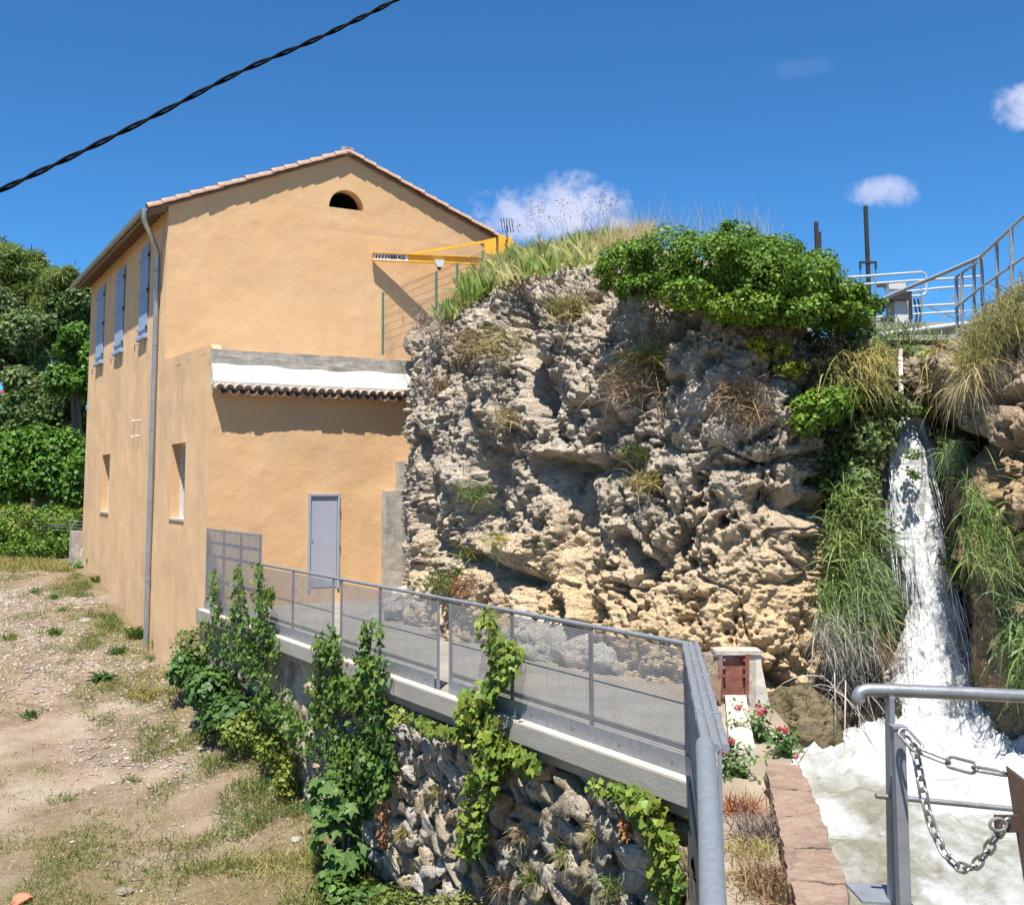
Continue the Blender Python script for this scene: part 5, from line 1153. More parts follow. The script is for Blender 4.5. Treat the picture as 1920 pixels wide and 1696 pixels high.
# --- tufts on the rock
def tuft(name, px, py, d, n, L, w, mtl, label, cat, spread=.8, dirn=(0, -.3, .6), droop=.5, rad=.06, group=None, seed=None, segs=4):
    s = seed or sd(); rng = np.random.default_rng(s); c = atd(px, py, d) if d else on_rock(px, py)
    C = c+rng.normal(size=(n, 3))*rad*np.array([1, .6, .6]); D = unit(np.array(dirn)+rng.normal(size=(n, 3))*spread*np.array([1, .7, .7]))
    v, f = blades(C, D, L*rng.uniform(.5, 1.15, n), w*rng.uniform(.6, 1.2, n), droop, s, segs)
    return mk(name, v, f, mtl, None, False, label=label, cat=cat, group=group)
GR = 'dry tufts growing on the outcrop'
for (px, py, n, L, m, sp, rad, lab) in ((1062, 585, 220, .75, 'strawg', .55, .12, 'yellow-green grass tuft high on the outcrop below the small crag'), (1215, 680, 200, .8, 'strawg', .5, .1, 'tall straw grass tuft by the diagonal crack in the outcrop'),
        (1190, 725, 300, .45, 'brown', .8, .22, 'wide brown dry tuft under the diagonal crack'), (1385, 745, 420, .42, 'brown', .8, .16, 'brown dry bush in the middle of the smooth rock slab'), (1400, 783, 240, .3, 'brown', .8, .1, 'small brown tuft just below the dry bush on the smooth slab'),
        (832, 612, 420, .4, 'purple', .8, .25, 'grey brush at the upper corner of the outcrop beside the fence'), (885, 640, 360, .4, 'brown', .8, .2, 'straggly brown brush on the shoulder of the outcrop'), (935, 640, 300, .4, 'strawg', .8, .22, 'straw coloured brush left of the vertical crack'),
        (945, 790, 150, .5, 'straw', .5, .1, 'pale straw tuft in the middle of the outcrop below the crack'), (825, 715, 160, .4, 'brown', .6, .1, 'brown tuft on the rock near the white ledge'), (970, 522, 200, .35, 'purple', .8, .12, 'dark grey cushion of brush at the rim under the irises'),
        (1100, 478, 320, .45, 'purple', .8, .2, 'grey brush clump on the small crag beside the big shrub'), (895, 925, 160, .4, 'reed', .7, .14, 'green tuft on the lower outcrop near the pilaster'), (925, 1010, 90, .3, 'yel', .7, .1, 'small yellow-green tuft low on the outcrop'),
        (1200, 900, 120, .5, 'strawg', .6, .1, 'thin straw tuft in the hollow of the outcrop'), (1195, 852, 90, .3, 'grass', .7, .1, 'small green tuft above the hollow of the outcrop'), (838, 1095, 260, .45, 'grass', .6, .18, 'green weed tuft at the foot of the outcrop behind the railing'), (870, 1105, 160, .4, 'rusty', .6, .14, 'rust-brown dead tuft at the foot of the outcrop'),
        (880, 1040, 120, .35, 'yel', .7, .12, 'yellowish weed on the low ledge of the outcrop'), (1110, 555, 90, .3, 'purple', .7, .12, 'small grey brush right of the high grass tuft'), (1690, 700, 0, 0, '', 0, 0, '')):
    if n: tuft('dry_tuft' if m not in ('grass', 'reed', 'yel') else 'green_tuft', px, py, 0, n, L, .016, LG[m], lab, 'tuft', sp, (0, -.45, .5), .45, rad, GR)
# --- irises, dry grass and flower stalks along the top
def rim_line(pts, n, seed, jd=.6):
    """points on the rock's top along a line given in the picture, spread in depth"""
    rng = np.random.default_rng(seed); P = np.array(pts, float); t = rng.random(n)*(len(P)-1); i = np.clip(t.astype(int), 0, len(P)-2); f = (t-i)[:, None]
    q = P[i]*(1-f)+P[i+1]*f; return atd(q[:, 0]+rng.normal(size=n)*6, q[:, 1]+rng.normal(size=n)*4, q[:, 2]+rng.normal(size=n)*jd)
def strip_plants(name, pts, n, L, w, mtl, label, cat, seed, spread=.35, droop=.25, jd=.5, segs=5, kind='stuff', vary=(.6, 1.15)):
    rng = np.random.default_rng(seed); C = rim_line(pts, n, seed, jd); D = unit(np.array([0, 0, 1.])+rng.normal(size=(n, 3))*spread)
    v, f = blades(C, D, L*rng.uniform(*vary, n), w*rng.uniform(.7, 1.2, n), droop*rng.uniform(.2, 1.6, n), seed, segs)
    return mk(name, v, f, mtl, None, False, label=label, cat=cat, kind=kind)
strip_plants('irises', [(830, 606, 20.6), (862, 584, 20), (905, 546, 19.2), (960, 524, 18.5), (1040, 508, 17.8), (1110, 490, 17.2)], 1000, .46, .062, LG['iris'], 'band of green and yellow iris leaves along the top of the outcrop', 'irises', sd(), .30, .22, .35)
strip_plants('irises', [(870, 545, 21.2), (930, 505, 20.4), (1000, 485, 19.6), (1090, 470, 18.8), (1160, 458, 18)], 900, .5, .062, LG['iris'], 'second band of iris leaves farther back on the outcrop', 'irises', sd(), .4, .3)
strip_plants('dry_grass', [(1110, 470, 18.2), (1150, 462, 17.8), (1190, 450, 17.3), (1225, 445, 17.2)], 900, .42, .010, LG['straw'], 'pale dry grass between the irises and the big shrub', 'dry grass', sd(), .35, .2)
strip_plants('dry_grass', [(1130, 452, 18.6), (1200, 448, 18.2), (1260, 450, 18), (1380, 450, 17.6), (1460, 465, 17.6)], 260, .85, .006, LG['straw'], 'tall wispy dry grass stems rising behind the big shrub', 'dry grass', sd(), .22, .12)
def stalks(pts, n, L, seed):
    rng = np.random.default_rng(seed); C = rim_line(pts, n, seed, .4); D = unit(np.array([0, 0, 1.])+rng.normal(size=(n, 3))*.12); LL = L*rng.uniform(.6, 1.15, n)
    v, f = blades(C, D, LL, .009, .03, seed, 3); tips = C+D*LL[:, None]*.97
    k = np.repeat(tips, 5, 0)+rng.normal(size=(n*5, 3))*np.array([.05, .05, .05]); hv, hf = tetra_cloud(k, .016, seed)
    v, f = join([(v, f), (hv, hf)]); return mk('seed_stalks', v, f, LG['purple'], None, False, label='tall brown seed heads standing against the cloud', cat='stalks', kind='stuff')
stalks([(960, 490, 19.6), (1040, 470, 19), (1100, 462, 18.6), (1160, 452, 18.2)], 46, .85, sd())
# --- plants around the waterfall
def patch(name, poly, d, n, L, w, mtl, label, cat, seed=None, dirn=(0, -.5, .5), spread=.5, droop=.6, jd=.25, kind='stuff', segs=4, group=None):
    """blades rooted over an area given by a polygon in the picture; d may vary down the area"""
    s = seed or sd(); rng = np.random.default_rng(s); P = np.array(poly, float); lo, hi = P.min(0), P.max(0); out = []
    while len(out) < n:
        q = lo+rng.random((n*2, 2))*(hi-lo); ins = np.zeros(len(q), bool); j = len(P)-1
        for i in range(len(P)):
            c = ((P[i, 1] > q[:, 1]) != (P[j, 1] > q[:, 1])) & (q[:, 0] < (P[j, 0]-P[i, 0])*(q[:, 1]-P[i, 1])/(P[j, 1]-P[i, 1]+1e-9)+P[i, 0]); ins ^= c; j = i
        out += list(q[ins])
    q = np.array(out[:n]); dd_ = d if not hasattr(d, '__len__') else np.interp(q[:, 1], [lo[1], hi[1]], d)
    C = atd(q[:, 0], q[:, 1], dd_+rng.normal(size=n)*jd); D = unit(np.array(dirn)+rng.normal(size=(n, 3))*spread)
    v, f = blades(C, D, L*rng.uniform(.5, 1.2, n), w*rng.uniform(.6, 1.3, n), droop*rng.uniform(.5, 1.4, n), s, segs)
    return mk(name, v, f, mtl, None, False, label=label, cat=cat, kind=kind, group=group)
patch('reeds', [(1555, 920), (1615, 900), (1640, 960), (1650, 1080), (1620, 1120), (1550, 1090), (1545, 980)], (14.0, 13.5), 1000, .42, .026, LG['reed'], 'thick clump of green reeds overhanging the left side of the waterfall', 'reeds', dirn=(.1, -.6, .6), spread=.6, droop=.75)
patch('reeds', [(1620, 950), (1650, 960), (1665, 1040), (1640, 1060)], 13.5, 45, .6, .02, LG['reedb'], 'long reed blades arching across the falling water', 'reeds', dirn=(.7, -.5, .35), spread=.35, droop=.5)
patch('hanging_grass', [(1610, 1030), (1655, 1050), (1665, 1140), (1620, 1160), (1580, 1110)], 13.4, 600, .45, .014, LG['reedb'], 'blue-green grass hanging down over the edge of the waterfall', 'grass', dirn=(.15, -.5, .15), spread=.4, droop=1.0)
patch('dead_reeds', [(1525, 1150), (1590, 1130), (1640, 1160), (1630, 1220), (1545, 1230)], 13.4, 800, .42, .010, LG['grey'], 'mass of grey dead reeds hanging below the green reed clump', 'dead reeds', dirn=(.0, -.6, .1), spread=.5, droop=1.0)
patch('dead_reeds', [(1640, 1160), (1675, 1150), (1670, 1220), (1640, 1240)], 13.3, 120, .34, .012, LG['brown'], 'brown dead reed tips at the edge of the falling water', 'dead reeds', dirn=(.2, -.3, -.2), spread=.35, droop=.9)
patch('reeds', [(1530, 1090), (1640, 1080), (1650, 1150), (1600, 1200), (1540, 1180)], 13.35, 500, .42, .014, LG['reed'], 'green blades falling over the dead reeds', 'reeds', dirn=(.05, -.6, .2), spread=.45, droop=.95)
patch('twigs', [(1510, 1240), (1640, 1250), (1630, 1300), (1530, 1300)], 13.2, 46, .8, .014, LG['grey'], 'bare pale twigs hanging over the dark undercut rock', 'twigs', dirn=(-.1, -.5, -.2), spread=.7, droop=.7, segs=6)
foliage('bank_plants', [(1620, 700, 14.8, 60, 38, .4, 1300), (1590, 650, 15.0, 36, 34, .4, 700), (1650, 760, 14.7, 50, 32, .35, 1100), (1730, 690, 15.8, 36, 36, .3, 800), (1750, 745, 15.3, 36, 30, .4, 800), (1620, 830, 14.3, 46, 52, .35, 1500), (1600, 905, 14.1, 50, 34, .3, 1200), (1570, 690, 15.1, 40, 30, .35, 700), (1560, 640, 15.3, 60, 30, .4, 1000), (1600, 622, 15.6, 40, 24, .4, 700), (1650, 785, 15, 34, 20, .3, 600)], LG['olive'], .085, 'mixed green plants covering the lip of the waterfall below the platform', 'plants', sd(), up=.4)
foliage('ivy_curtain', [(1545, 860, 14.6, 45, 62, .4, 900), (1580, 900, 14.6, 46, 56, .4, 800)], LG['dark'], .07, 'dark ivy curtain in the shade beside the outcrop', 'ivy', sd(), hang=1)
patch('bank_grass', [(1530, 680), (1640, 640), (1670, 680), (1640, 730), (1560, 740)], 14.3, 800, .42, .016, LG['strawg'], 'yellow-green grass tumbling from the bank left of the gauge board', 'grass', dirn=(.1, -.6, .3), droop=.9)
patch('bank_grass', [(1735, 660), (1800, 640), (1810, 720), (1770, 760), (1725, 720)], 15.0, 800, .42, .016, LG['strawg'], 'yellowing grass on the bank right of the gauge board', 'grass', dirn=(-.3, -.6, .3), droop=.9)
patch('bank_grass', [(1600, 620), (1700, 605), (1790, 640), (1700, 668), (1610, 668)], 16.4, 420, .45, .016, LG['reed'], 'green grass growing along the platform edge', 'grass', dirn=(0, -.4, .7), droop=.5)
foliage('fir_sprigs', [(1705, 768, 14.8, 56, 13, .3, 900), (1780, 820, 14.4, 32, 16, .25, 420), (1660, 800, 14.6, 26, 18, .25, 380), (1712, 850, 14.3, 18, 8, .12, 110), (1700, 885, 14.2, 14, 6, .1, 80), (1712, 890, 14.2, 16, 7, .1, 80)], LG['olive'], .06, 'feathery green sprigs hanging in front of the waterfall lip', 'plant', sd(), hang=.8, stems=False)
patch('hanging_grass', [(1765, 830), (1805, 825), (1805, 870), (1770, 880)], 14.0, 380, .4, .012, LG['reedb'], 'pale green grass tuft hanging right of the waterfall lip', 'grass', dirn=(0, -.5, .2), droop=1.1)
patch('dead_reeds', [(1772, 890), (1800, 890), (1805, 980), (1785, 980)], 14.1, 160, .45, .016, LG['brown'], 'brown dead stems hanging right of the falling water', 'dead reeds', dirn=(0, -.2, -.4), spread=.25, droop=.7)
foliage('bank_plants', [(1815, 990, 13.7, 24, 40, .25, 420), (1800, 1050, 13.7, 30, 50, .25, 520), (1860, 1000, 13.0, 26, 14, .2, 200)], LG['olive'], .07, 'small leafy plants in the damp gap right of the falling water', 'plants', sd())
patch('reeds', [(1850, 1070), (1940, 1040), (1970, 1260), (1890, 1260)], (13.2, 12.5), 1100, .42, .024, LG['reedb'], 'thick bluish-green grass below the right rock bank', 'reeds', dirn=(-.12, -.6, .4), spread=.55, droop=.85)
patch('reeds', [(1890, 1180), (1950, 1150), (1960, 1320), (1915, 1320)], 12.4, 400, .4, .022, LG['reed'], 'green and yellow reeds at the pool edge behind the handrail', 'reeds', dirn=(-.1, -.6, .25), spread=.6, droop=.9)
patch('dry_grass', [(1790, 690), (1830, 600), (1940, 520), (1960, 600), (1870, 650), (1820, 700)], (13.2, 12.9), 2300, .5, .010, LG['strawg'], 'dense golden grass draped over the right rock bank', 'dry grass', dirn=(-.3, -.5, .55), spread=.45, droop=.7)
patch('bank_grass', [(1800, 880), (1870, 960), (1920, 1000), (1900, 1080), (1810, 1060)], (12.8, 12.4), 700, .34, .016, LG['reed'], 'green grass clinging to the lower part of the right rock bank', 'grass', dirn=(-.1, -.6, .3), droop=.8)
patch('dry_grass', [(1780, 740), (1830, 680), (1870, 660), (1830, 720)], 13.0, 420, .45, .010, LG['straw'], 'straw fringe along the edge of the right rock bank', 'dry grass', dirn=(-.4, -.5, .2), spread=.5, droop=.9)
patch('twigs', [(1830, 870), (1940, 800), (1960, 950), (1870, 960)], 12.0, 26, .6, .008, LG['strawg'], 'loose dry stems crossing the right rock bank', 'twigs', dirn=(.4, -.5, 0), spread=.6, droop=.3)
foliage('valerian', [(1757, 655, 15.6, 14, 10, .12, 60), (1745, 675, 15.5, 14, 8, .12, 50)], LG['pinkp'], .05, 'dark pink flower heads on the bank under the platform', 'flowers', sd(), stems=False)
for k, (px, py, lab) in enumerate(((1624, 784, 'white daisy on the bank beside the climber clump'), (1645, 887, 'small white flower lower on the bank near the falling water'))):
    v, f = leaves(np.repeat(atd(px, py, 14.5)[None], 12, 0), np.array([[0, -1, .4]]), .045, 5+k, (DIA, DIAF), 0, .15); mk('daisy', v, f, LG['white'], None, label=lab, cat='flower', group='white daisies on the bank')
# --- loose strands of water in front of and beside the fall
rng = np.random.default_rng(909); n = 520; t = rng.random(n)**.8*.93; i = t*(len(LE)-1); ii = np.clip(i.astype(int), 0, len(LE)-2); fq = (i-ii)[:, None]
l = LEa[ii]*(1-fq)+LEa[ii+1]*fq; r = REa[ii]*(1-fq)+REa[ii+1]*fq; dq = da[ii]+(da[ii+1]-da[ii])*fq[:, 0]; a = rng.choice([0, 1, .5], n, p=[.3, .4, .3])+rng.normal(size=n)*np.where(rng.random(n) < .5, .05, .16); q = l+(r-l)*a[:, None]
v, f = blades(atd(q[:, 0], q[:, 1], dq-.16-.1*rng.random(n)), np.array([0, -.25, -1.])+rng.normal(size=(n, 3))*np.array([.08, .05, 0])+np.stack([.12*(a-.3), 0*a, 0*a], -1), rng.uniform(.15, .6, n), rng.uniform(.003, .010, n), .1, 909, 4)
mk('water_strands', v, f, M_['spray'], None, kind='stuff', label='thin white strands of water along the edges of the waterfall', cat='water')
# --- valerian and dry weeds along the path and pool wall
def valerian(px, py, d, h, label, nf, seed):
    rng = np.random.default_rng(seed); c = atd(px, py, d); r = empty('red_valerian', c, label, 'flower', 'red valerian by the sluice')
    n = 22; D = unit(np.array([0, -.1, 1.])+rng.normal(size=(n, 3))*.38); L = h*rng.uniform(.55, 1.1, n)
    v, f = blades(np.repeat(c[None], n, 0)+rng.normal(size=(n, 3))*.05, D, L, .011, .12, seed, 4); mk('stems', v, f, LG['reed'], r, kind='stuff')
    t = rng.random(260)**.8; i = rng.integers(0, n, 260); C = c+D[i]*(L[i]*t)[:, None]+rng.normal(size=(260, 3))*.035
    v, f = leaves(C, D[i]*.3+np.array([0, -.3, .6]), rng.uniform(.04, .085, 260), seed, (np.array(DIA)*[.7, 1, 1], DIAF), .2); mk('leaves', v, f, LG['fig'], r, kind='stuff')
    for k in np.argsort(-L)[:nf]:
        tip = c+D[k]*L[k]-ZA*.12*L[k]; C, Nn = ball(tip, .03, 60, seed+int(k), .3); v, f = leaves(C, Nn, .022, seed, (DIA, DIAF), 0, .4); mk('flower', v, f, LG['fl'], r)
valerian(1425, 1400, 10.9, .45, 'red valerian growing between the pale slab and the pool, with several flower heads', 4, 5)
valerian(1470, 1425, 10.3, .3, 'red valerian at the head of the pinkish pool wall', 3, 6)
valerian(1390, 1470, 9.6, .40, 'red valerian with pink heads closest to the end of the mesh railing', 4, 7)
for (px, py, d, n, L, m, lab) in ((1428, 1570, 7.9, 420, .30, 'purple', 'grey-green dry lavender bush on the narrow path'), (1440, 1660, 6.9, 420, .28, 'brown', 'reddish dry brush at the near end of the narrow path'), (1388, 1520, 8.5, 260, .25, 'rusty', 'rust-coloured dry leaves on the path below the flowers'), (1410, 1600, 7.5, 200, .2, 'strawg', 'low straw tuft beside the lavender bush'), (1380, 1650, 7.0, 120, .16, 'straw', 'thin pale tuft near the thick handrail'), (1465, 1690, 6.5, 240, .25, 'brown', 'brown weeds against the pool wall at the bottom of the picture')):
    c = atz(px, py, 0.02); rng = np.random.default_rng(px); C = c+rng.normal(size=(n, 3))*np.array([.09, .12, .0]); D = unit(np.array([0, 0, .7])+rng.normal(size=(n, 3))*.55)
    v, f = blades(C, D, L*rng.uniform(.5, 1.2, n), .008, .3, px, 4); mk('dry_weed', v, f, LG[m], None, label=lab, cat='weed', group='dry weeds along the narrow path')
# --- ivy on the walkway wall and railing
def ivy_pts(pts, n, seed, d_off=.14, wpx=20):
    """points on the face of the retaining wall (plane of the railing) along a line in the picture"""
    rng = np.random.default_rng(seed); P = np.array(pts, float); t = rng.random(n)*(len(P)-1); i = np.clip(t.astype(int), 0, len(P)-2); f = (t-i)[:, None]; q = P[i]*(1-f)+P[i+1]*f
    w = q[:, 2] if P.shape[1] > 2 else wpx
    a_ = rng.uniform(0, 6.2832, n); r_ = np.sqrt(rng.random(n))*.62; q = q[:, :2]+np.stack([np.cos(a_)*r_*w, np.sin(a_)*r_*w], -1)
    out = np.array([atplane(a, b_, N0+NF*(d_off+rng.gamma(1.6, .06)), NF) for a, b_ in q]); return out
IVM = meshdata('leaf', IVY*1., [list(q) for q in IVYF]); IVM.materials.append(LG['ivy'])
IVML = meshdata('leaf', IVY*1., [list(q) for q in IVYF]); IVML.materials.append(LG['ivyl'])
def ivy(name, lines, n, size, label, seed, single=60, light=False, off=.14, stems=True):
    """lines: (points, share). Most leaves form one mass; the largest single ones are parts of their own"""
    C = np.concatenate([ivy_pts(p, int(n*sh), seed+k, off) for k, (p, sh) in enumerate(lines)]); rng = np.random.default_rng(seed)
    if n > 1000: C = C[fbm(C*2.6, 3, seed+9) > -.10]        # bare patches
    r = empty(name, C[np.argmin(C[:, 2])], label, 'ivy', 'ivy on the walkway wall')
    Nn = np.array([[0, 0, .55]])+NF*.8; v, f = leaves(C, Nn*np.ones((len(C), 1)), size*rng.uniform(.55, 1.15, len(C)), seed, (IVY, IVYF), 1.0, .55)
    mk('foliage', v, f, LG['ivyl' if light else 'ivy'], r, kind='stuff')
    for k in rng.choice(len(C), min(single, len(C)), replace=False):
        nn = nz(Nn[0]+rng.normal(size=3)*.4); y = rng.normal(size=3)*.6+[0, 0, -1]; y = nz(y-nn*np.dot(y, nn)); s = size*rng.uniform(1.0, 1.35)
        inst('leaf', IVML if light else IVM, frame(C[k]+NF*.06, np.cross(y, nn), y, nn, (s, s, s)), r)
    if stems:
        b = B()
        for p, sh in lines:
            q = [atplane(a[0], a[1], N0+NF*(off-.04), NF) for a in p]
            if len(q) > 1: b.tube(q, .012, 5)
        b.make('stem', M_['bark'], r)
    return r
ivy('ivy', [([(345, 1220, 60), (400, 1195, 66), (470, 1200, 74), (500, 1240, 60)], .5), ([(400, 1260, 80), (470, 1285, 90), (520, 1330, 60)], .4), ([(540, 1350, 44), (580, 1400, 44)], .1)], 5200, .078, 'broad mass of ivy covering the wall at the house end of the walkway', sd(), 160)
for pts, n, lab in (([(403, 1070, 8), (402, 1120, 12), (405, 1170, 16)], 150, 'thin ivy strand climbing the tall mesh panel closest to the house corner'), ([(447, 1060, 6), (446, 1100, 24), (450, 1140, 26), (440, 1180, 34)], 330, 'thick ivy column climbing the middle of the tall mesh panel'), ([(484, 1055, 8), (490, 1110, 22), (490, 1160, 30), (500, 1200, 34)], 360, 'ivy column where the tall mesh panel meets the low railing'), ([(512, 1098, 6), (508, 1130, 10)], 40, 'short ivy shoot just past the end of the tall mesh panel')):
    ivy('ivy_strand', [(pts, 1)], n, .085, lab, sd(), 25, off=.06)
ivy('ivy', [([(615, 1190, 34), (612, 1240, 44), (630, 1290, 80), (650, 1340, 120)], .3), ([(698, 1180, 34), (692, 1230, 56), (680, 1290, 100)], .25), ([(660, 1350, 130), (680, 1420, 110), (675, 1480, 80)], .45)], 4300, .085, 'dense ivy pouring over the railing and down the wall at mid walkway', sd(), 200)
ivy('ivy_strand', [([(918, 1145, 22), (922, 1180, 26), (930, 1230, 20), (935, 1260, 16)], .3), ([(962, 1225, 30), (950, 1260, 34), (918, 1295, 30), (890, 1320, 50)], .4), ([(975, 1228, 20), (940, 1200, 10)], .1)], 620, .085, 'bright ivy strand climbing the mesh railing in two fingers', sd(), 70, True, .05)
ivy('ivy', [([(890, 1330, 56), (895, 1380, 60), (920, 1430, 50), (895, 1500, 46), (885, 1590, 40)], .8), ([(930, 1390, 40), (1000, 1440, 24)], .2)], 1900, .095, 'bright green ivy hanging down the stone wall under the two fingers', sd(), 130, True)
ivy('ivy', [([(1110, 1470, 24), (1180, 1490, 36), (1230, 1510, 26)], .35), ([(1200, 1510, 44), (1245, 1580, 46), (1255, 1680, 50)], .65)], 760, .075, 'scattered ivy sprays on the wall under the near end of the beam', sd(), 60, True)
ivy('ivy_strand', [([(735, 1330, 24), (800, 1360, 18), (850, 1372, 14)], 1)], 170, .08, 'short ivy fringe below the concrete beam between the two large ivies', sd(), 30, True)
ivy('dead_ivy', [([(720, 1480, 14), (715, 1530, 22), (720, 1590, 14)], .5), ([(1170, 1540, 16), (1175, 1570, 16)], .2)], 170, .06, 'rusty dead ivy leaves on the stone wall beside the fig', sd(), 0).children[0].data.materials[0] = LG['rusty']
for k, (px, py, m, L, lab) in enumerate(((760, 1560, 'strawg', .2, 'small dry tuft low on the stone wall right of the fig'), (985, 1560, 'straw', .22, 'straw tuft in a joint of the stone wall right of the hanging ivy'), (1060, 1600, 'grass', .18, 'little green tuft in the middle of the stone wall'), (1120, 1560, 'strawg', .16, 'thin tuft in a joint below the concrete beam'), (1000, 1640, 'grass', .2, 'green tuft low on the stone wall under the straw one'), (1150, 1660, 'reed', .2, 'green tuft low on the wall left of the near ivy sprays'), (820, 1480, 'strawg', .14, 'tiny dry tuft high on the wall between the ivies'), (940, 1650, 'brown', .22, 'brown dry tuft low on the wall beneath the hanging ivy'))):
    c = atplane(px, py, N0+NF*.12, NF); rng = np.random.default_rng(px); n = 90; C = c+rng.normal(size=(n, 3))*.035; D = unit(NF*.7+np.array([0, 0, .4])+rng.normal(size=(n, 3))*.6)
    v, f = blades(C, D, L*rng.uniform(.5, 1.3, n), .009, .5, px, 4); mk('wall_tuft', v, f, LG[m], None, label=lab, cat='tuft', group='tufts in the stone wall')
# --- fig by the wall: its big lobed leaves one by one
FIG = np.array([[0, 0, 0], [-.25, -.05, .04], [-.5, .2, .02], [-.3, .35, .05], [-.45, .7, 0], [-.16, .62, .05], [0, 1, -.05], [.16, .62, .05], [.45, .7, 0], [.3, .35, .05], [.5, .2, .02], [.25, -.05, .04], [0, .4, 0]])
FM = meshdata('leaf', FIG, [[0, 12, 1], [1, 12, 2], [2, 12, 3], [3, 12, 4], [4, 12, 5], [5, 12, 6], [6, 12, 7], [7, 12, 8], [8, 12, 9], [9, 12, 10], [10, 12, 11], [11, 12, 0]]); FM.materials.append(LG['fig'])
def fig(px, py, d, blobs, n, size, label, seed):
    rng = np.random.default_rng(seed); c = atd(px, py, d); c[2] = gz_(c[0], c[1]); r = empty('fig_tree', c, label, 'fig'); b = B()
    for bl in blobs:
        e = atd(*bl[:3]); b.tube([c, (c+e)/2+np.array([.05, 0, .1]), e], [.03, .02, .008], 6)
        C, Nn = pxball(*bl[:6], int(n*bl[6]), seed+int(bl[0]), .45)
        for k in range(len(C)):
            nn = nz(Nn[k]*.6+np.array([0, -.3, .8])+rng.normal(size=3)*.35); y = rng.normal(size=3)*.7+[0, -.3, -.5]; y = nz(y-nn*np.dot(y, nn)); s = size*rng.uniform(.65, 1.25)
            inst('leaf', FM, frame(C[k], np.cross(y, nn), y, nn, (s, s, s)), r)
    b.make('stem', M_['bark'], r); return r
fig(640, 1690, 15.0, [(635, 1490, 15.4, 55, 46, .45, .4), (640, 1580, 15.2, 56, 60, .5, .35), (660, 1500, 15.3, 40, 60, .4, .25)], 190, .24, 'young fig tree with large lobed leaves at the foot of the stone wall', sd())
foliage('nettle_clump', [(640, 1670, 14.9, 60, 40, .5, 800), (700, 1690, 14.6, 60, 26, .5, 500)], LG['ivy'], .11, 'dark leafy weeds at the foot of the fig', 'weeds', sd(), (OVA, OVAF), up=.6)
foliage('weed_clump', [(790, 1694, 13.1, 66, 30, .35, 900), (870, 1706, 12.4, 56, 30, .35, 600), (740, 1690, 13.9, 50, 26, .35, 500)], LG['grass'], .06, 'bright green weeds at the bottom of the stone wall', 'weeds', sd(), up=.8)
foliage('bramble', [(400, 1290, 20.4, 50, 40, .6, 900), (440, 1340, 19.6, 60, 40, .6, 1000), (350, 1250, 21.6, 34, 30, .5, 500)], LG['fig'], .13, 'leafy bramble on the bank below the ivy at the house end', 'bramble', sd(), (OVA, OVAF), up=.7)
# ------------------------------------------------------------------ trees and hedge behind the yard
def tree(name, base, blobs, mtl, size, label, seed, tpl=(DIA, DIAF), up=.4, hang=.4, thr=-.42, sc=.8, tr=.22, cat='tree', group='trees behind the yard'):
    r = empty(name, base, label, cat, group); rng = np.random.default_rng(seed); Cs, Ns, cs = [], [], []
    for k, bl in enumerate(blobs):
        c = atd(*bl[:3]); cs.append(c); kk = bl[2]/FPX
        # a clump of sub-clumps, so the outline is uneven
        for j in range(9):
            o = unit(rng.normal(size=3))*np.array([bl[3]*kk, bl[5], bl[4]*kk])*.62
            C, Nn = ball(c+o*.9, np.array([bl[3]*kk, bl[5], bl[4]*kk])*rng.uniform(.42, .68), int(bl[6]*1.5)//9, seed+k*31+j, .35); Cs.append(C); Ns.append(Nn)
    C, Nn = holes(np.concatenate(Cs), np.concatenate(Ns), thr, sc, seed)
    v, f = leaves(C, Nn+np.array([0, 0, up]), size*rng.uniform(.6, 1.3, len(C)), seed, tpl, hang, .6)
    mk('crown', v, f, mtl, r, kind='stuff'); b = B(); base = np.asarray(base, float); top = np.mean(cs, 0)
    b.tube([base, base*.55+top*.45+np.array([.2, 0, 0]), top], [tr, tr*.75, tr*.4], 8)
    for c in cs: b.tube([base*.45+top*.55, (c+top)/2-np.array([0, 0, .3]), c], [tr*.45, tr*.3, tr*.1], 6)
    b.make('trunk', M_['bark'], r); return r
def gp(px, d):
    p = atd(px, 900, d); p[2] = gz_(p[0], p[1]); return p
NEE = (np.array([[0, 0, 0], [-.07, .5, .02], [0, 1, 0], [.07, .5, .02]]), DIAF)
tree('pine_tree', gp(30, 62), [(30, 500, 62, 60, 45, 1.9, 9000), (85, 520, 62, 36, 40, 1.5, 5000), (-30, 490, 62, 60, 50, 2, 7000), (50, 560, 62, 70, 34, 1.8, 6000)], LG['pine'], .42, 'tall rounded pine tree rising above the other trees behind the yard', sd(), NEE, .5, .0, -.35, .6)
tree('pine_tree', gp(118, 60), [(112, 540, 60, 34, 34, 1.3, 4200), (128, 520, 60, 16, 22, .8, 1500), (95, 580, 60, 40, 30, 1.3, 3000)], LG['pine'], .36, 'smaller pine between the tall pine and the house roof', sd(), NEE, .5, .0, -.35, .6)
tree('broadleaf_tree', gp(40, 52), [(40, 640, 52, 66, 70, 1.9, 9000), (70, 720, 51, 60, 50, 1.7, 5500), (-20, 600, 52, 60, 70, 1.9, 6000), (-60, 690, 51, 70, 60, 1.8, 5000)], LG['olive'], .24, 'grey-green broadleaf tree in front of the tall pine', sd())
tree('broadleaf_tree', gp(140, 54), [(140, 600, 54, 46, 56, 1.6, 6500), (165, 560, 54, 34, 34, 1.3, 2600), (120, 580, 54, 34, 30, 1.2, 2600)], LG['dark'], .24, 'dark green broadleaf tree whose crown touches the far corner of the house', sd())
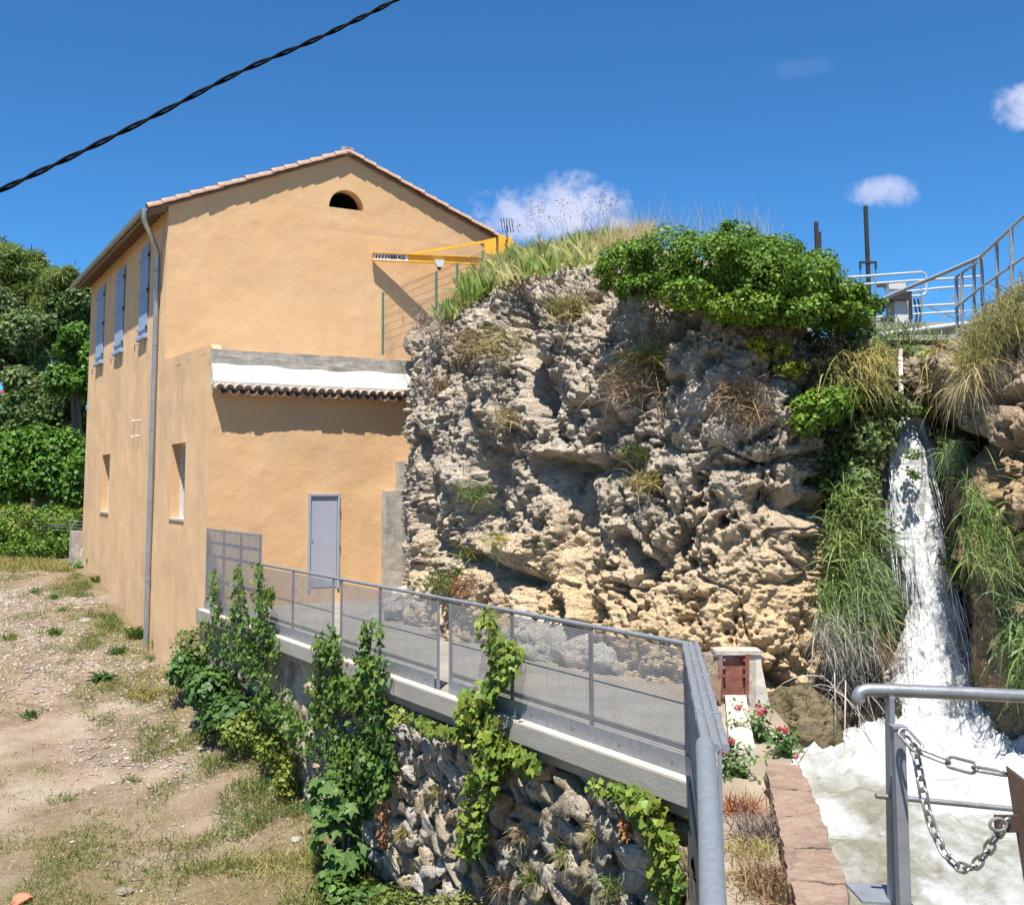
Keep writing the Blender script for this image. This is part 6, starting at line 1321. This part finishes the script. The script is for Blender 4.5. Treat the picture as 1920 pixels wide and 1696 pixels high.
tree('broadleaf_tree', gp(145, 47), [(140, 650, 47, 36, 44, 1.2, 4500), (125, 710, 46.5, 36, 34, 1.1, 3200), (160, 700, 47, 26, 50, 1.1, 2600)], LG['laurel'], .2, 'fresh green low tree against the far corner of the house', sd())
tree('broadleaf_tree', gp(-150, 55), [(-150, 560, 55, 80, 90, 2.2, 5000), (-250, 600, 55, 90, 100, 2.4, 4000), (-330, 540, 58, 80, 90, 2.2, 3000)], LG['olive'], .3, 'broadleaf tree outside the left edge of the picture', sd())
tree('broadleaf_tree', gp(50, 49), [(20, 790, 49, 50, 40, 1.2, 2600), (110, 790, 49, 50, 40, 1.2, 2600), (60, 760, 50, 60, 30, 1.2, 2200), (130, 760, 49, 50, 34, 1.2, 2200), (150, 800, 48, 40, 40, 1.1, 1800), (95, 640, 56, 50, 60, 1.5, 3500), (90, 740, 53, 60, 50, 1.4, 3000)], LG['dark'], .2, 'dark undergrowth tree in the shade between the hedge and the tall trees', sd())
def hedge(name, blobs, mtl, size, label, cat, tpl, up, hang, thr=-.35):
    foliage(name, blobs, mtl, size, label, cat, sd(), tpl, hang, up, .65, thr, .8)
hedge('laurel_hedge', [(20, 880, 43, 48, 75, 1.3, 4200), (75, 865, 43, 46, 72, 1.3, 4200), (125, 880, 43, 40, 74, 1.2, 3600), (150, 900, 42, 26, 60, 1, 1800), (-40, 870, 43, 55, 80, 1.3, 3000), (-130, 880, 43, 60, 80, 1.3, 2000)], LG['laurel'], .2, 'glossy bright green laurel hedge behind the yard', 'hedge', (OVA, OVAF), .45, .3)
hedge('bramble_hedge', [(20, 1010, 39.5, 50, 40, .9, 3000), (75, 1005, 39.5, 46, 40, .9, 3000), (120, 1005, 39, 36, 42, .8, 2400), (-40, 1010, 39.5, 50, 40, .9, 2000), (60, 1030, 38.5, 60, 22, .6, 2000), (30, 975, 41, 50, 34, .8, 1800), (100, 978, 41, 50, 34, .8, 1800), (140, 985, 40, 30, 36, .7, 1200)], LG['shrub'], .11, 'low tangled bramble hedge at the back of the yard', 'hedge', (DIA, DIAF), .5, .3)
foliage('creeper_bush', [(172, 1050, 35.6, 8, 24, .25, 420), (140, 1062, 36, 16, 12, .3, 260)], LG['laurel'], .1, 'small creeper at the foot of the far corner of the house', 'creeper', sd())
def yard_grass(name, n, L, w, mtl, label, seed, dens, green=False, droop=.35):
    rng = np.random.default_rng(seed); out = []
    while sum(map(len, out)) < n:
        # more points close to the camera, as one sees them
        x = rng.uniform(-17, .5, n*3); y = 11.5+28*rng.random(n*3)**1.3; q = np.stack([x, y, 0*x], -1); k = ((q-N0) @ NF > .12) & (np.dot(q-A0, UA) < -.03)
        k |= False; k &= (((q-N0) @ NF > .12)); inside = (np.dot(q-A0, UA) > -.04) & (np.dot(q-A0, VA) > 0); k = ((q-N0) @ NF > .12) & ~inside
        k &= rng.random(len(x)) < dens(x, y); out.append(np.stack([x[k], y[k]], -1))
    q = np.concatenate(out)[:n]; C = np.stack([q[:, 0], q[:, 1], gz_(q[:, 0], q[:, 1])-.01], -1); D = unit(np.array([0, 0, 1.])+rng.normal(size=(n, 3))*.5)
    v, f = blades(C, D, L*rng.uniform(.4, 1.3, n), w, droop, seed, 3); return mk(name, v, f, mtl, None, label=label, cat='grass', kind='stuff')
clump = lambda x, y, s: np.clip((fbm(np.stack([x, y, 0*x], -1)*1.4+s, 4, 61+s)-.1)*6, 0, 1)
yard_grass('grass', 42000, .14, .011, LG['grass'], 'sparse green grass growing in patches over the yard', 71, lambda x, y: np.clip(weedy(x, y)*clump(x, y, 0)*1.2, 0, 1))
yard_grass('dry_grass', 60000, .12, .008, LG['straw'], 'thin dry straw grass over the earth of the yard', 72, lambda x, y: np.clip(weedy(x, y)*(.25+clump(x, y, 5)), 0, 1))
yard_grass('bank_grass', 14000, .32, .013, LG['grass'], 'longer green grass on the bank along the foot of the walkway wall', 73, lambda x, y: np.clip(1-((np.stack([x, y, 0*x], -1)-N0) @ NF)/2.6, 0, 1)**1.2*clump(x, y, 2)*np.clip((y-11)/3, 0, 1), droop=.5)
yard_grass('dry_grass', 5000, .35, .012, LG['strawg'], 'yellowing long grass fringe on the bank by the ivy', 74, lambda x, y: np.clip(1-((np.stack([x, y, 0*x], -1)-N0) @ NF)/2.2, 0, 1)*clump(x, y, 9)*np.clip((y-12)/3, 0, 1), droop=.5)
yard_grass('dry_grass', 5000, .35, .015, LG['strawg'], 'straw grass strip along the back of the yard', 75, lambda x, y: np.clip(1-np.abs(y-36.5)/2, 0, 1))
def pebbles(name, n, smin, smax, mtl, label, seed, dens):
    rng = np.random.default_rng(seed); out = []
    while sum(map(len, out)) < n:
        x = rng.uniform(-17, .5, n*3); y = 11.5+27*rng.random(n*3)**1.2; q = np.stack([x, y, 0*x], -1); inside = (np.dot(q-A0, UA) > -.04) & (np.dot(q-A0, VA) > 0)
        k = ((q-N0) @ NF > .15) & ~inside & (rng.random(len(x)) < dens(x, y)); out.append(np.stack([x[k], y[k]], -1))
    q = np.concatenate(out)[:n]; bm = bmesh.new(); bmesh.ops.create_icosphere(bm, subdivisions=1, radius=1); T = np.array([p.co[:] for p in bm.verts]); F = np.array([[p.index for p in g.verts] for g in bm.faces]); bm.free()
    s = smin+(smax-smin)*rng.random(n)**3; C = np.stack([q[:, 0], q[:, 1], gz_(q[:, 0], q[:, 1])+s*.15], -1)
    S = s[:, None, None]*np.stack([rng.uniform(.7, 1.3, n), rng.uniform(.6, 1.1, n), rng.uniform(.2, .6, n)], -1)[:, None]; a = rng.uniform(0, 6.28, n); ca, sa = np.cos(a)[:, None], np.sin(a)[:, None]
    V = T[None]*S*(1+rng.normal(size=(n, 12, 1))*.18); V = np.stack([V[..., 0]*ca-V[..., 1]*sa, V[..., 0]*sa+V[..., 1]*ca, V[..., 2]], -1)+C[:, None]
    return mk(name, V.reshape(-1, 3), (np.arange(n)[:, None, None]*12+F[None]).reshape(-1, 3), mtl, None, label=label, cat='gravel', kind='stuff')
M_['pebble'] = mat('limestone_pebbles', (.36, .31, .26), (.29, .25, .205), scale=6, rough=.95, island=.3, spec=.2)
scree = lambda x, y: np.clip(1.6-np.abs(y-28)/4, 0, 1)+np.clip(1-np.hypot(x+5.3, y-20.5)/2.5, 0, 1)
pebbles('gravel', 24000, .012, .06, M_['pebble'], 'pale limestone gravel spread beside the long wall of the house', 81, lambda x, y: np.clip(scree(x, y), 0, 1))
pebbles('gravel', 6500, .006, .04, M_['pebble'], 'loose pebbles scattered over the earth of the yard', 82, lambda x, y: np.full_like(x, .6))
foliage('bank_weeds', [(470, 1370, 19.0, 60, 34, .6, 1200), (530, 1400, 18.2, 50, 34, .5, 900), (420, 1370, 19.8, 50, 24, .5, 700), (545, 1455, 17.6, 34, 40, .4, 600)], LG['grassy'], .09, 'yellow-green weeds tumbling down the bank below the ivy', 'weeds', sd(), up=.7)
# single weeds and odds and ends in the yard
def yard(px, py):
    """where the line of sight through a point of the photograph meets the ground"""
    r = ray(px, py); t = np.linspace(9, 60, 4000); P = O3+r*(t/r[1])[:, None]; i = int(np.argmax(P[:, 2] < gz_(P[:, 0], P[:, 1]))); return P[i]
def weed(px, py, n, L, w, m, lab, name='weed', sp=.5, rad=.08, droop=.4):
    c = yard(px, py); rng = np.random.default_rng(px*3+py); C = c+rng.normal(size=(n, 3))*rad*np.array([1, 1, 0]); D = unit(np.array([0, 0, .8])+rng.normal(size=(n, 3))*sp)
    v, f = blades(C, D, L*rng.uniform(.5, 1.2, n), w*rng.uniform(.6, 1.2, n), droop, px, 4); return mk(name, v, f, LG[m], None, label=lab, cat='weed', group='weeds in the yard')
weed(195, 1275, 60, .55, .10, 'fig', 'broad-leaved dark thistle rosette on the pale gravel', 'thistle', .9, .06, .55)
weed(275, 1310, 260, .55, .02, 'strawg', 'upright yellow-green grass clump beside the bramble', 'grass_clump', .35, .16)
weed(67, 1112, 60, .3, .03, 'ivy', 'small green weed farther back on the gravel, towards the hedge')
weed(100, 1122, 70, .34, .03, 'ivy', 'green weed on the gravel right of the farthest small one')
weed(105, 1190, 80, .35, .035, 'fig', 'bushy green weed in the middle of the gravel')
weed(120, 1146, 40, .26, .03, 'ivy', 'low dark weed on the gravel above the bushy one')
weed(258, 1195, 180, .5, .05, 'ivy', 'leafy green weed at the foot of the downpipe', rad=.09)
weed(305, 1212, 160, .4, .05, 'ivy', 'dark weed at the wall foot between downpipe and ivy', rad=.12)
weed(182, 1090, 60, .4, .04, 'ivy', 'small weed against the far end of the long wall')
weed(22, 1198, 120, .3, .03, 'grass', 'green tuft at the left edge of the gravel', rad=.12)
weed(60, 1343, 60, .25, .05, 'fig', 'small dark weed alone on the bare earth')
weed(245, 1465, 90, .2, .015, 'grass', 'isolated round grass tuft in the middle of the yard', rad=.08)
weed(120, 1500, 90, .22, .015, 'grass', 'grass tuft left of the cable shadow', rad=.15)
weed(480, 1290, 180, .5, .02, 'reed', 'bright grass tuft on the bank right of the bramble', rad=.2)
weed(410, 1440, 220, .55, .014, 'grass', 'sheaf of bright grass leaning out of the bank', rad=.2, sp=.4)
weed(505, 1480, 160, .4, .016, 'reed', 'grass tuft at the foot of the wall left of the fig', rad=.15)
weed(560, 1620, 180, .35, .014, 'strawg', 'straw tuft in front of the fig', rad=.2)
weed(300, 1640, 420, .22, .012, 'grass', 'wide low green grass patch near the bottom of the yard', 'grass_patch', rad=.4)['kind'] = 'stuff'
weed(200, 1600, 320, .22, .012, 'grass', 'low grass patch left of the wide one at the bottom', 'grass_patch', rad=.35)['kind'] = 'stuff'
weed(225, 1225, 140, .35, .03, 'ivy', 'green weed on the gravel between the thistle and the downpipe', rad=.12)
c = yard(44, 1690)
inst('tile_fragment', STONES[3], frame(c+ZA*.03, nz([1, .3, .1]), nz([-.3, 1, 0]), ZA, (.16, .12, .06)), None, label='broken orange-red tile fragment at the bottom corner of the yard', cat='tile').data = STONES[3].copy()
bpy.data.objects['tile_fragment'].data.materials[0] = mat('broken_tile', (.62, .2, .12), (.55, .17, .1), rough=.9)
for k, (a, c2, lab) in enumerate((((30, 1320), (90, 1333), 'dry stick lying on the earth near the left edge'), ((215, 1384), (185, 1390), 'short dry stick below the gravel'), ((295, 1411), (330, 1405), 'pale twig lying near the bank'))):
    p, q = yard(*a)+ZA*.03, yard(*c2)+ZA*.03; b = B(); b.tube([p, (p+q)/2+ZA*.03+np.array([.02, .06, 0]), q], .012, 5); b.make('stick', M_['wood'], label=lab, cat='stick', group='sticks on the yard')
for k, (px, py, s, lab) in enumerate(((160, 1165, .16, 'pale limestone block on the gravel nearest the thistle'), (145, 1142, .12, 'dark stump of stone on the upper gravel'), (240, 1180, .13, 'flat white stone on the gravel near the downpipe'), (330, 1393, .11, 'white stone lying on the earth near the bank'), (558, 1575, .09, 'small white stone in front of the fig'), (232, 1675, .12, 'pale stone at the bottom of the yard'))):
    c = yard(px, py); inst('yard_stone', STONES[5+k], frame(c+ZA*s*.2, nz([1, .2*k, 0]), nz([-.2*k, 1, 0]), ZA, (s, s*.7, s*.5)), None, label=lab, cat='stone', group='stones in the yard')
print('objects', len(bpy.data.objects), 'tris', sum(len(o.data.loop_triangles) or len(o.data.polygons)*2 for o in bpy.data.objects if o.type == 'MESH'))
